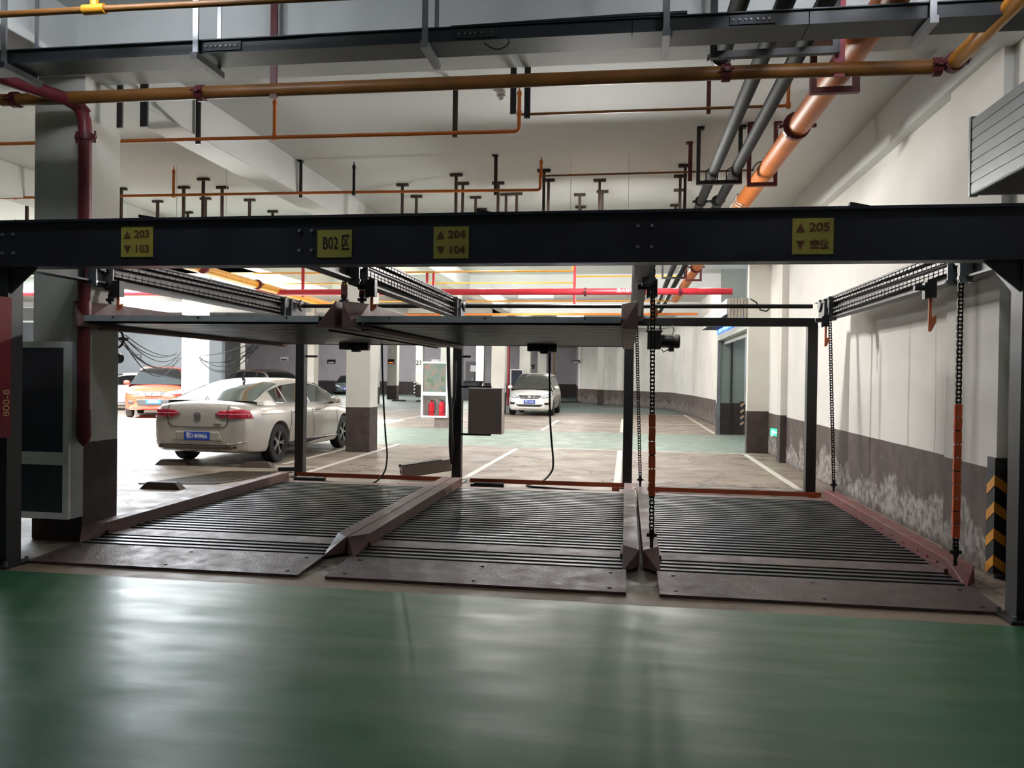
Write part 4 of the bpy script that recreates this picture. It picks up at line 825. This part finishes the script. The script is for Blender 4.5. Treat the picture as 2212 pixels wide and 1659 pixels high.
for px, lab in ((896, 'slim striped post guard on one corner of the far numbered column'), (912, 'slim striped post guard on the other corner of the far numbered column')):
    p_ = at(px, 840, 'y', 53.3); t = thing('corner_guard', lab, 'corner guard', (p_.x, 53.3, 0)); q = MB(); q.box(p_.x-.06, p_.x+.06, 53.25, 53.4, .15, 1.1); q.build('guard_strip', BLK, t); q = MB()
    for k in range(4): q.bar((p_.x-.05, 53.245, .28+k*.24), (p_.x+.05, 53.245, .36+k*.24), .01, .07)
    q.build('white_stripe', WHT, t)
for px, py, lab in ((862, 867, 'low black wheel rack on the dark floor beside the far white column'), (914, 868, 'low black wheel rack on the dark floor before the numbered column'), (1212, 870, 'low black parking lock on the floor before the dark gateway'), (1240, 870, 'low black parking lock at the foot of the oblique wall')):
    p_ = at(px, py, 'z', 0); t = stop(lab, p_.x, p_.y, 0, .9, RUBBER)
p_ = at(1258, 781, 'y', 48.0); farsign('black sign at the corner where the oblique wall begins', (p_.x-.4, 48.2, p_.z), .5, .22, BLACK, WHT)
q = MB(); p_ = at(1325, 840, 'z', .5); p_ = Vector((-.05, 43.9, 0)); 
q.bar(p_+Vector((0, -.1, .05)), p_+Vector((0, -.1, 1.0)), .12, .1); gg = q.build('guard_strip', BLK)
gt = thing('corner_guard', 'slim hazard striped guard on the oblique far wall', 'corner guard', (p_.x, p_.y, 0)); gg.parent = gt; gg.matrix_parent_inverse = PINV(gt)
q = MB()
for k in range(4): q.bar(p_+Vector((-.05, -.16, .2+k*.2)), p_+Vector((.05, -.16, .27+k*.2)), .01, .06)
q.build('yellow_stripe', YEL, gt)
# air duct / display above the doorway left (seen between post and column)
p_ = at(50, 682, 'y', 14)
bt = thing('hanging_box', 'pale grey box hung from the ceiling, in the slit between near post and column', 'box', (p_.x, 14.2, p_.z))
q = MB(); q.box(p_.x-.5, p_.x+.25, 14, 14.5, p_.z-.1, p_.z+.16); q.build('box_body', GREYW, bt, bevel=.01)
for x_ in (-.4, .15): q = MB(); q.box(p_.x+x_-.012, p_.x+x_+.012, 14.24, 14.26, p_.z+.16, H); q.build('drop_rod', SILV, bt)
# ------------------------------------------------------------------ cars
def herm(tab, y):
    if y <= tab[0][0]: return tab[0][1]
    if y >= tab[-1][0]: return tab[-1][1]
    for i in range(len(tab)-1):
        a, b_ = tab[i], tab[i+1]
        if a[0] <= y <= b_[0]:
            h = b_[0]-a[0]; t = (y-a[0])/h
            s = (b_[1]-a[1])/h
            def sl(k):
                if k <= 0 or k >= len(tab)-1: return s
                s0 = (tab[k][1]-tab[k-1][1])/(tab[k][0]-tab[k-1][0]); s1_ = (tab[k+1][1]-tab[k][1])/(tab[k+1][0]-tab[k][0])
                return 0 if s0*s1_ <= 0 else 2*s0*s1_/(s0+s1_)
            m0, m1 = sl(i), sl(i+1)
            return (2*t**3-3*t*t+1)*a[1]+(t**3-2*t*t+t)*h*m0+(-2*t**3+3*t*t)*b_[1]+(t**3-t*t)*h*m1
RING = [(0, 0), (.5, 0), (.80, .0), (.93, .045), (.975, .14), (.995, .30), (1.0, .46), (.995, .60), (.975, .72), (.955, .80), (.925, .87), (.86, .93), (.70, .965), (.4, .99), (0, 1.0)]
def clip_poly(poly, k, v, keep_less):
    out = []
    for i in range(len(poly)):
        a, b_ = poly[i], poly[(i+1) % len(poly)]; ia = (a[k] <= v) == keep_less; ib = (b_[k] <= v) == keep_less
        if ia: out.append(a)
        if ia != ib:
            t = (v-a[k])/(b_[k]-a[k]); out.append(tuple(a[j]+(b_[j]-a[j])*t for j in (0, 1)))
    return out
def patch(bvh, polys, ax, sg, off, name, mt_, parent, g=.06, thick=.006, lim=None):
    q = MB(); cache = {}
    if ax == 'y': off += .006; g = min(g, .03)
    def proj(u, v):
        key = (round(u, 5), round(v, 5))
        if key in cache: return cache[key]
        if ax == 'y': o, d = Vector((u, sg*5, v)), Vector((0, -sg, 0))
        elif ax == 'x': o, d = Vector((sg*5, u, v)), Vector((-sg, 0, 0))
        else: o, d = Vector((u, v, 5)), Vector((0, 0, -1))
        h = bvh.ray_cast(o, d)[0]
        if h is None:
            h = bvh.find_nearest(o+d*(5-{'y': 2.3, 'x': .85, 'z': .9}[ax]))[0]
        cache[key] = h-d*off; return cache[key]
    for poly in polys:
        for kk in (0, 1): pass
        us = [p[0] for p in poly]; 
        n = max(1, math.ceil((max(us)-min(us))/g)); u0, u1 = min(us), max(us)
        for i in range(n):
            p1 = clip_poly(clip_poly(poly, 0, u0+(u1-u0)*(i+1)/n, True), 0, u0+(u1-u0)*i/n, False)
            if len(p1) < 3: continue
            vs_ = [p[1] for p in p1]; v0, v1 = min(vs_), max(vs_); m = max(1, math.ceil((v1-v0)/g))
            for j in range(m):
                p2 = clip_poly(clip_poly(p1, 1, v0+(v1-v0)*(j+1)/m, True), 1, v0+(v1-v0)*j/m, False)
                p3 = []
                for p in p2:
                    if not p3 or (abs(p[0]-p3[-1][0])+abs(p[1]-p3[-1][1])) > 1e-5: p3.append(p)
                if len(p3) > 2 and abs(p3[0][0]-p3[-1][0])+abs(p3[0][1]-p3[-1][1]) < 1e-5: p3.pop()
                if len(p3) < 3: continue
                q.add([proj(*p) for p in p3], [tuple(range(len(p3)))])
    o = q.build(name, mt_, parent, smooth=True)
    bm = bmesh.new(); bm.from_mesh(o.data); bmesh.ops.remove_doubles(bm, verts=bm.verts, dist=1e-4); bmesh.ops.recalc_face_normals(bm, faces=bm.faces); bm.to_mesh(o.data); bm.free()
    s = o.modifiers.new('thickness', 'SOLIDIFY'); s.thickness = thick; s.offset = 0
    return o
def strip(pts, w_):     # polyline -> quads
    out = []
    for a, b_ in zip(pts, pts[1:]):
        d = Vector((b_[0]-a[0], b_[1]-a[1])).normalized(); n = Vector((-d.y, d.x))*w_/2; e = d*w_*.3
        out.append([(a[0]+n.x-e.x, a[1]+n.y-e.y), (b_[0]+n.x+e.x, b_[1]+n.y+e.y), (b_[0]-n.x+e.x, b_[1]-n.y+e.y), (a[0]-n.x-e.x, a[1]-n.y-e.y)])
    return out
PLB = mat('blue_plate', (30, 70, 170), .4); CHR = mat('chrome_trim', (200, 200, 205), .15, .95); TYRE = mat('tyre_rubber', (26, 25, 26), .8, noise=.15, nscale=20)
RIMM = mat('alloy_rim', (168, 166, 164), .3, .8); TAILR = mat('tail_lamp_red', (168, 18, 48), .15, coat=.6); LENS = mat('clear_headlamp', (196, 204, 210), .1, coat=.6)
PLASTIC = mat('black_car_plastic', (26, 26, 28), .5); CGL = mat('tinted_car_glass', (22, 26, 28), .05, spec=.35)
GROOVE = mat('panel_gap', (30, 28, 26), .7)
def wheel(t, x, y, r, sg, name='wheel', spokes=5, wid=.2):
    q = MB(); xi = x-sg*wid; pr = [(r*.62, 0), (r*.93, .0), (r, .02), (r, wid-.02), (r*.93, wid), (r*.62, wid)]
    q.lathe([(a, (xi if sg > 0 else x)+b_) for a, b_ in pr], (0, y, r), 'x', 32, ring=True); w_ = q.build(name, TYRE, t, smooth=True)
    q = MB(); xo = x-sg*.012
    q.lathe([(r*.60, 0), (r*.665, 0), (r*.665, .03), (r*.60, .03)], (xo-(.03 if sg > 0 else 0), y, r), 'x', 32, ring=True)
    q.lathe([(.01, 0), (.055, 0), (.06, .02), (.01, .03)], (xo-(.035 if sg > 0 else -.005), y, r), 'x', 16)
    for k in range(spokes):
        for dd in (-.13, .13):
            a0 = 2*math.pi*k/spokes; a1 = a0+dd
            p = Vector((xo-sg*.02, y+.045*math.cos(a0), r+.045*math.sin(a0))); e = Vector((xo-sg*.012, y+r*.63*math.cos(a1), r+r*.63*math.sin(a1)))
            q.bar(p, e, .02, .028, up=(1, 0, 0))
    q.build('rim', RIMM, w_, smooth=True)
    q = MB(); q.lathe([(.01, 0), (r*.6, 0), (r*.6, .01), (.01, .01)], (xo-sg*.07, y, r), 'x', 24); q.build('brake_disc', GPIPE, w_)
    return w_
def car(name, lab, loc, rz, paint, S):
    t = thing(name, lab, 'car', (0, 0, 0)); L2 = S['L']/2
    ys = []; y = -L2
    while y < L2-1e-6: ys.append(y); y += (.02 if L2-abs(y) < .14 else .07)
    ys.append(L2); q = MB(); rings = []
    for y in ys:
        W_ = herm(S['W'], y); zl = herm(S['zl'], y); zt = herm(S['zt'], y); h = zt-zl
        half = [(W_*a, y, zl+h*b_) for a, b_ in RING]; ring = half+[(-p[0], p[1], p[2]) for p in reversed(half[1:-1])]; rings.append(ring)
    n = len(rings[0]); vs = [p for r_ in rings for p in r_]
    fs = [(i*n+k, i*n+(k+1) % n, (i+1)*n+(k+1) % n, (i+1)*n+k) for i in range(len(ys)-1) for k in range(n)]+[tuple(range(n)), tuple(range((len(ys)-1)*n, len(ys)*n))]
    q.add(vs, fs); body = q.build('body', paint, t, smooth=True)
    me = body.data; bvh = BVHTree.FromPolygons([v.co for v in me.vertices], [tuple(p.vertices) for p in me.polygons])
    # wheel arches cut away
    cut = MB()
    for wy in S['wy']:
        for sg in (-1, 1): cut.cyl((sg*(S['hw']-.32), wy, S['r']+.01), (sg*1.3, wy, S['r']+.01), S['r']+.045, n=40)
    co_ = cut.build('arch_cutter', PLASTIC)
    b_ = body.modifiers.new('arches', 'BOOLEAN'); b_.operation = 'DIFFERENCE'; b_.object = co_; b_.solver = 'EXACT'
    bpy.context.view_layer.update(); nm = bpy.data.meshes.new_from_object(body.evaluated_get(bpy.context.evaluated_depsgraph_get()))
    body.modifiers.clear(); body.data = nm; nm.shade_smooth(); nm.set_sharp_from_angle(angle=R(38))
    me_ = co_.data; bpy.data.objects.remove(co_); bpy.data.meshes.remove(me_)
    # cabin
    C = S['cab']; g0, g1 = S['rg'], S['wg']      # rear glass (base,top), windscreen (top,base)
    base0, base1 = g0[0], g1[1]; pill = S['pillars']; keys = sorted(set([base0, g0[1], g1[0], base1]+[v for p in pill for v in p]+[base0+(base1-base0)*k/40 for k in range(41)]))
    sec = []
    for y in keys:
        zr = herm(C, y); wb = herm(S['W'], y)*S.get('cb', .93); wt = herm(S['ct'], y); zb = herm(S['belt'], y); zr = max(zr, zb+.012)
        hh = zr-zb
        pts = [(wb, zb-.05), (wb-.008, zb+min(.02, hh*.3)), (wt+(wb-wt)*.16, zb+hh*.80), (wt+(wb-wt)*.06, zb+hh*.90), (wt*.9, zb+hh*.965), (wt*.5, zb+hh*.995), (0, zr)]
        sec.append([(x, y, z) for x, z in pts])
    cats = {'cabin_shell': MB(), 'side_window': [], 'windscreen': MB(), 'rear_window': MB()}
    wins = {}
    for i in range(len(keys)-1):
        ym = (keys[i]+keys[i+1])/2; npt = 7
        for sg in (1, -1):
            for k in range(npt-1):
                quad = [sec[i][k], sec[i][k+1], sec[i+1][k+1], sec[i+1][k]]; quad = [(x*sg, yy, z) for x, yy, z in quad]
                dest = cats['cabin_shell']
                if k == 1:
                    for j, (a, e) in enumerate(pill):
                        if a <= ym <= e and (sec[i][2][2]-sec[i][1][2]) > .03: dest = wins.setdefault((j, sg), MB())
                elif k >= 4:
                    if g0[0]+.03 < ym < g0[1]: dest = cats['rear_window']
                    elif g1[0] < ym < g1[1]-.02: dest = cats['windscreen']
                elif k == 3 and (g0[0]+.03 < ym < g0[1] or g1[0] < ym < g1[1]-.02): dest = cats['windscreen'] if ym > 0 else cats['rear_window']
                if k >= 3 and S.get('wagon') and ym < g0[1]: dest = cats['rear_window'] if ym > g0[0] else cats['cabin_shell']
                dest.add(quad, [(0, 1, 2, 3)])
    def fin(mb, nm_, m_, par):
        o = mb.build(nm_, m_, par, smooth=True); bm = bmesh.new(); bm.from_mesh(o.data); bmesh.ops.remove_doubles(bm, verts=bm.verts, dist=1e-4); bmesh.ops.recalc_face_normals(bm, faces=bm.faces); bm.to_mesh(o.data); bm.free(); o.data.shade_smooth(); o.data.set_sharp_from_angle(angle=R(45)); return o
    shell = fin(cats['cabin_shell'], 'cabin_shell', paint, t)
    if cats['windscreen'].f: fin(cats['windscreen'], 'windscreen', S.get('wglass', CGL), t)
    if cats['rear_window'].f: fin(cats['rear_window'], 'rear_window', S.get('rglass', CGL), t)
    for mb in wins.values(): fin(mb, 'side_window', CGL, t)
    for sg in (-1, 1):
        ii = [i for i, y in enumerate(keys) if pill[0][0] <= y <= pill[-1][1]]
        P3 = lambda i, k, o=.004: (sg*(sec[i][k][0]+o), sec[i][k][1], sec[i][k][2])
        q = MB(); q.tube([P3(i, 1) for i in ii]+[P3(i, 2) for i in reversed(ii)]+[P3(ii[0], 1)], .011, 6); q.build('window_trim', S.get('wtrim', PLASTIC), t)
        for (a, e) in (g0, g1):
            ii = [i for i, y in enumerate(keys) if a+.02 <= y <= e]
            q = MB(); q.tube([P3(i, 3) for i in ii], .009, 6); q.build('glass_seal', PLASTIC, t)
        for wy in S['wy']: wheel(t, sg*(S['hw']-.02), wy, S['r'], sg, spokes=S.get('spokes', 5))
        my, mz = S['mirror']; x = sg*(S['hw']+.05)
        q = MB(); q.lathe([(.005, -.10), (.05, -.085), (.075, -.03), (.078, .03), (.055, .09), (.005, .11)], (0, 0, 0), 'x', 14); q.v = [(x+v[0]*.95, my+v[1]*.8, mz+v[2]) for v in q.v]
        mr = q.build('mirror', paint, t, smooth=True); q = MB(); q.bar((x-sg*.17, my+.02, mz-.07), (x-sg*.03, my+.01, mz-.05), .06, .04); q.build('mirror_foot', PLASTIC, mr)
        for hy in S['handles']:
            q = MB(); hx = bvh.ray_cast(Vector((sg*5, hy, S['hz'])), Vector((-sg, 0, 0)))[0]; q.bar((hx.x+sg*.022, hy-.09, S['hz']), (hx.x+sg*.022, hy+.09, S['hz']+.004), .018, .022); q.build('door_handle', S.get('hmat', CHR), t, bevel=.004)
        patch(bvh, [p for s_ in S['seams'] for p in strip(s_, .012)], 'x', sg, .002, 'door_gap', GROOVE, t, g=.1, thick=.003)
        patch(bvh, strip([(S['wy'][0]+S['r']+.03, .27), (S['wy'][1]-S['r']-.03, .25)], .10), 'x', sg, .004, 'sill_trim', PLASTIC, t, g=.12)
        if S.get('sillchrome'): patch(bvh, strip([(S['wy'][0]+S['r']+.06, .335), (S['wy'][1]-S['r']-.05, .31)], .016), 'x', sg, .012, 'chrome_strip', CHR, t, g=.12)
        patch(bvh, strip(S['crease'], .012), 'x', sg, .006, 'belt_strip', paint, t, g=.12)
    if S.get('extra'): S['extra'](t, bvh, paint)
    t.rotation_euler = (0, 0, rz); t.location = loc
    return t
def mirrorp(polys): return [p for p in polys]+[[(-a, b_) for a, b_ in p] for p in polys]
def plate(t, txt, y, z, sg, hgt=.14, wid=.44, tilt=0):
    q = MB(); q.box(-wid/2, wid/2, min(y, y+sg*.012), max(y, y+sg*.012), z-hgt/2, z+hgt/2); pl_ = q.build('number_plate', PLB, t, bevel=.003)
    text(txt, hgt*.78, facing((0, sg, 0), (0, y+sg*.014, z-.002)), WHT, 'lettering', pl_, .001, sx=.66, off=.001)
SED = dict(L=4.87, hw=.915, r=.335, wy=(-1.42, 1.45),
    W=[(-2.435, .60), (-2.42, .70), (-2.36, .79), (-2.2, .86), (-1.8, .905), (-1.2, .915), (1.2, .915), (1.7, .90), (2.1, .83), (2.3, .72), (2.42, .55), (2.435, .48)],
    zl=[(-2.435, .34), (-2.40, .27), (-2.2, .22), (-1.9, .19), (1.9, .17), (2.3, .2), (2.435, .28)],
    zt=[(-2.435, .93), (-2.415, 1.0), (-2.36, 1.045), (-2.2, 1.065), (-1.7, 1.085), (-1.2, 1.07), (0, 1.03), (1.1, .985), (1.6, .93), (2.1, .81), (2.32, .70), (2.435, .55)],
    cab=[(-2.02, 1.075), (-1.75, 1.17), (-1.4, 1.29), (-1.05, 1.385), (-.7, 1.44), (-.2, 1.468), (.25, 1.455), (.6, 1.40), (.95, 1.28), (1.25, 1.13), (1.52, .97)],
    belt=[(-2.02, 1.06), (-1.2, 1.005), (0, .975), (1.0, .955), (1.52, .95)],
    ct=[(-2.02, .72), (-1.4, .62), (-.8, .57), (0, .56), (.7, .58), (1.2, .66), (1.52, .74)],
    rg=(-2.02, -1.0), wg=(.5, 1.52), pillars=[(-1.42, -1.02), (-.98, -.10), (-.02, 1.12)], mirror=(.86, 1.03), handles=(-.78, .18), hz=.86,
    seams=[[(-.06, .28), (-.06, .97)], [(1.05, .30), (1.08, .93)], [(-1.02, .62), (-.92, .95)], [(-1.10, .45), (-1.02, .62)]], crease=[(-2.0, .86), (-1.0, .845), (1.2, .80)], sillchrome=True, cb=.90, wtrim=CHR)
def sed_extra(t, bvh, paint):
    # rear details
    tl = [[(.30, .865), (.40, .925), (.52, .935), (.52, .835), (.44, .80)]]
    tl2 = [[(.53, .935), (.74, .945), (.80, .915), (.845, .80), (.53, .80), (.53, .835)]]
    for s in (-1, 1):
        k = [(s*a, b_) for a, b_ in tl[0]]; k2 = [(s*a, b_) for a, b_ in tl2[0]]
        tlp = patch(bvh, [k2], 'y', -1, .008, 'tail_lamp', TAILR, t, g=.05, thick=.012); patch(bvh, [k], 'y', -1, .008, 'tail_lamp', TAILR, t, g=.05, thick=.012)
        patch(bvh, [[(s*.36, .866), (s*.82, .866), (s*.82, .874), (s*.36, .878)]], 'y', -1, .017, 'lamp_strip', mat('pale_lamp_strip', (226, 140, 150), .3), tlp, g=.06)
        patch(bvh, strip([(s*.52, 1.0), (s*.535, .84), (s*.50, .70), (s*.44, .655), (0, .645)], .010), 'y', -1, .003, 'boot_gap', GROOVE, t, g=.06)
        patch(bvh, strip([(s*.80, .42), (s*.55, .38), (0, .375)], .014), 'y', -1, .010, 'chrome_strip', CHR, t, g=.06)
        q = MB(); q.box(s*.60-.09, s*.60+.09, -2.43, -2.36, .30, .355); q.build('exhaust_trim', CHR, t, bevel=.01); q = MB(); q.box(s*.60-.07, s*.60+.07, -2.434, -2.428, .31, .345); q.build('exhaust_opening', PLASTIC, t)
    patch(bvh, [[(-.66, .365), (.66, .365), (.60, .29), (-.60, .29)]], 'y', -1, .004, 'lower_bumper_trim', mat('grey_bumper', (110, 100, 96), .5), t, g=.06)
    patch(bvh, [[(-.36, .58), (.36, .58), (.44, .42), (-.44, .42)]], 'y', -1, .003, 'plate_recess', mat('shaded_recess_paint', (160, 154, 142), .5), t, g=.06)  # body paint darkened here to stand for shade in the recess
    plate(t, '鄂D·M4M66', -2.452, .505, -1)
    q = MB(); n_ = 28; y = -2.45
    q.lathe([(.048, 0), (.058, 0), (.058, .012), (.048, .012)], (0, y-.006, .835), 'y', n_, ring=True)
    for a, b_ in (((-.028, .04), (0, .004)), ((.028, .04), (0, .004)), ((-.044, .012), (-.02, -.038)), ((-.02, -.038), (0, 0)), ((0, 0), (.02, -.038)), ((.02, -.038), (.044, .012))):
        q.bar((a[0], y, .835+a[1]), (b_[0], y, .835+b_[1]), .008, .009, up=(0, 1, 0))
    q.build('round_badge', CHR, t)
    q = MB(); q.box(.28, .40, -2.446, -2.44, .70, .712); q.build('boot_lettering', CHR, t)
    q = MB(); q.prism([(-1.03, 1.40), (-.95, 1.40), (-1.02, 1.47), (-1.05, 1.47)], lambda u, v, w_: (w_, u, v), -.015, .015); q.build('roof_antenna', PLASTIC, t)
    # bright window surround
SED['extra'] = sed_extra
PCH = mat('champagne_car_paint', (190, 185, 177), .28, .35, coat=.8, noise=.03, nscale=3)
SED['rglass'] = mat('greenish_rear_glass', (62, 74, 70), .06, spec=.3)
cs = car('sedan_car', 'champagne sedan parked tail first with blue plate M4M66', (-6.69, 14.05, 0), R(-1.5), PCH, SED); cs.scale = (1, 1, .975)
MPV = dict(L=4.5, hw=.89, r=.32, wy=(-1.30, 1.42),
    W=[(-2.25, .72), (-2.15, .82), (-1.8, .88), (1.3, .89), (1.75, .875), (2.0, .82), (2.15, .74), (2.23, .62), (2.25, .56)],
    zl=[(-2.25, .35), (-2.0, .24), (1.9, .2), (2.15, .22), (2.25, .30)],
    zt=[(-2.25, 1.0), (-2.1, 1.1), (-1, 1.08), (1.2, 1.06), (1.5, 1.02), (1.9, .92), (2.1, .84), (2.2, .76), (2.25, .66)],
    cab=[(-2.2, 1.1), (-2.0, 1.45), (-1.6, 1.63), (-.8, 1.69), (.1, 1.685), (.45, 1.63), (.9, 1.45), (1.3, 1.22), (1.55, 1.04)],
    belt=[(-2.2, 1.05), (0, 1.02), (1.55, 1.0)], ct=[(-2.2, .66), (-1.2, .62), (0, .60), (.5, .60), (1.1, .68), (1.55, .78)],
    rg=(-2.2, -1.75), wg=(.38, 1.55), pillars=[(-1.95, -1.2), (-1.12, -.3), (-.22, .5), (.56, 1.1)], mirror=(1.0, 1.10), handles=(-.9, .0), hz=.92,
    seams=[[(-.26, .3), (-.26, 1.0)], [(.98, .3), (1.0, 1.0)]], crease=[(-1.9, .9), (1.3, .86)], cb=.94, hmat=CHR)
def front_extra(lamps, grille, grm, pz, txt, bumper, lamp_m=LENS, slats=14, hs=.66):
    def f_(t, bvh, paint):
        for s in (-1, 1):
            lp = patch(bvh, [[(s*a, b_) for a, b_ in lamps]], 'y', 1, .008, 'headlamp', lamp_m, t, g=.05, thick=.012)
            patch(bvh, strip([(s*a, b_) for a, b_ in lamps+[lamps[0]]], .012), 'y', 1, .012, 'lamp_edge', PLASTIC, lp, g=.06, thick=.008)
        gr = patch(bvh, [grille], 'y', 1, .004, 'grille', grm, t, g=.06); gx = [p[0] for p in grille]; gz = [p[1] for p in grille]
        w_ = max(gx)*.96; zc = (max(gz)+min(gz))/2; hh = (max(gz)-min(gz))*.84
        for i in range(slats):
            x = -w_+2*w_*(i+.5)/slats; k = 1-.45*(abs(x)/w_)**2
            patch(bvh, strip([(x, zc-hh/2*k), (x, zc+hh/2*k)], .018), 'y', 1, .018, 'slat', CHR, gr, g=.08, thick=.01)
        patch(bvh, bumper, 'y', 1, .006, 'bumper_intake', PLASTIC, t, g=.06)
        h = bvh.ray_cast(Vector((0, 5, pz)), Vector((0, -1, 0)))[0]; plate(t, txt, h.y+.012, pz, 1)
        h = bvh.ray_cast(Vector((0, 5, zc)), Vector((0, -1, 0)))[0]; q = MB(); q.lathe([(.01, 0), (.055, 0), (.06, .012), (.045, .02), (.01, .022)], (0, h.y+.012, zc), 'y', 18); q.build('badge', CHR, t, smooth=True)
        q = MB(); q.bar((-.45, 1.2, 1.07), (.02, 1.34, 1.06), .012, .02); q.bar((0, 1.2, 1.07), (.45, 1.33, 1.06), .012, .02) 
        if hs > .5: q.build('wiper', PLASTIC, t)
    return f_
MPV['extra'] = front_extra([(.42, .74), (.80, .90), (.86, .84), (.83, .76), (.55, .70)], [(-.44, .80), (.44, .80), (.34, .67), (-.34, .67)], PLASTIC, .555, '鄂D·C66Z6', [[(-.55, .45), (.55, .45), (.42, .37), (-.42, .37)], [(.56, .52), (.80, .53), (.78, .45), (.60, .44)], [(-.80, .53), (-.56, .52), (-.60, .44), (-.78, .45)]], slats=16)
MPV['wglass'] = mat('clear_dark_windscreen', (66, 68, 64), .06, noise=.2, nscale=4)
PWH = mat('white_car_paint', (226, 224, 220), .3, coat=.7)
car('minivan_car', 'white minivan facing the viewer with blue plate in the far bays', (-3.70, 32.3, 0), R(180), PWH, MPV)
SUV = dict(L=4.65, hw=.92, r=.36, wy=(-1.35, 1.38),
    W=[(-2.32, .74), (-2.2, .85), (-1.7, .91), (1.3, .92), (1.8, .90), (2.1, .83), (2.25, .72), (2.325, .58)],
    zl=[(-2.32, .42), (-2.0, .3), (1.9, .26), (2.2, .28), (2.325, .36)],
    zt=[(-2.32, 1.05), (-2.1, 1.15), (-1, 1.12), (1.1, 1.10), (1.5, 1.07), (1.95, 1.01), (2.15, .95), (2.27, .86), (2.325, .72)],
    cab=[(-2.25, 1.15), (-2.05, 1.45), (-1.7, 1.62), (-.8, 1.70), (.0, 1.695), (.4, 1.62), (.8, 1.42), (1.15, 1.22), (1.35, 1.09)],
    belt=[(-2.25, 1.10), (0, 1.06), (1.35, 1.05)], ct=[(-2.25, .68), (-1.2, .63), (0, .62), (.4, .62), (1.0, .70), (1.35, .80)],
    rg=(-2.25, -1.85), wg=(.3, 1.35), pillars=[(-2.0, -1.3), (-1.22, -.35), (-.27, .9)], mirror=(.85, 1.14), handles=(-1.0, -.05), hz=.95,
    seams=[[(-.31, .4), (-.31, 1.05)], [(.88, .4), (.92, 1.03)]], crease=[(-1.9, .98), (1.3, .94)], cb=.93)
SUV['extra'] = front_extra([(.42, .86), (.78, .93), (.84, .88), (.78, .80), (.5, .78)], [(-.36, .88), (.36, .88), (.22, .72), (-.22, .72)], PLASTIC, .55, '鄂D·F006', [[(-.50, .62), (.50, .62), (.46, .42), (-.46, .42)], [(.58, .56), (.76, .58), (.74, .48), (.60, .46)], [(-.76, .58), (-.58, .56), (-.60, .46), (-.74, .48)]], slats=4)
PRED = mat('red_orange_car_paint', (206, 52, 34), .3, .2, coat=.8)
car('suv_car', 'red-orange SUV standing in the sunlight behind the bright column', (-16.1, 25.3, 0), R(180+27), PRED, SUV)
S2 = dict(SED); S2['extra'] = front_extra([(.42, .66), (.78, .74), (.82, .66), (.5, .58)], [(-.30, .66), (.30, .66), (.26, .56), (-.26, .56)], PLASTIC, .45, '鄂D·8S02', [[(-.45, .36), (.45, .36), (.40, .29), (-.40, .29)]], slats=1, hs=.4); S2['sillchrome'] = False
car('sedan_car', 'white sedan roof showing between the near column and the red SUV', (-19.6, 29.0, 0), R(180-48), PWH, S2)
car('sedan_car', 'dark grey sedan facing the viewer far back beside the square column', (-21.4, 58.4, 0), R(180+16), mat('dark_grey_car_paint', (84, 92, 100), .3, .4, coat=.8), S2)
V2 = dict(SUV); V2['extra'] = None
car('suv_car', 'dark brown SUV mostly hidden behind the champagne sedan and bright column', (-16.6, 33.2, 0), R(60), mat('dark_brown_car_paint', (86, 64, 60), .3, .4, coat=.8), V2)
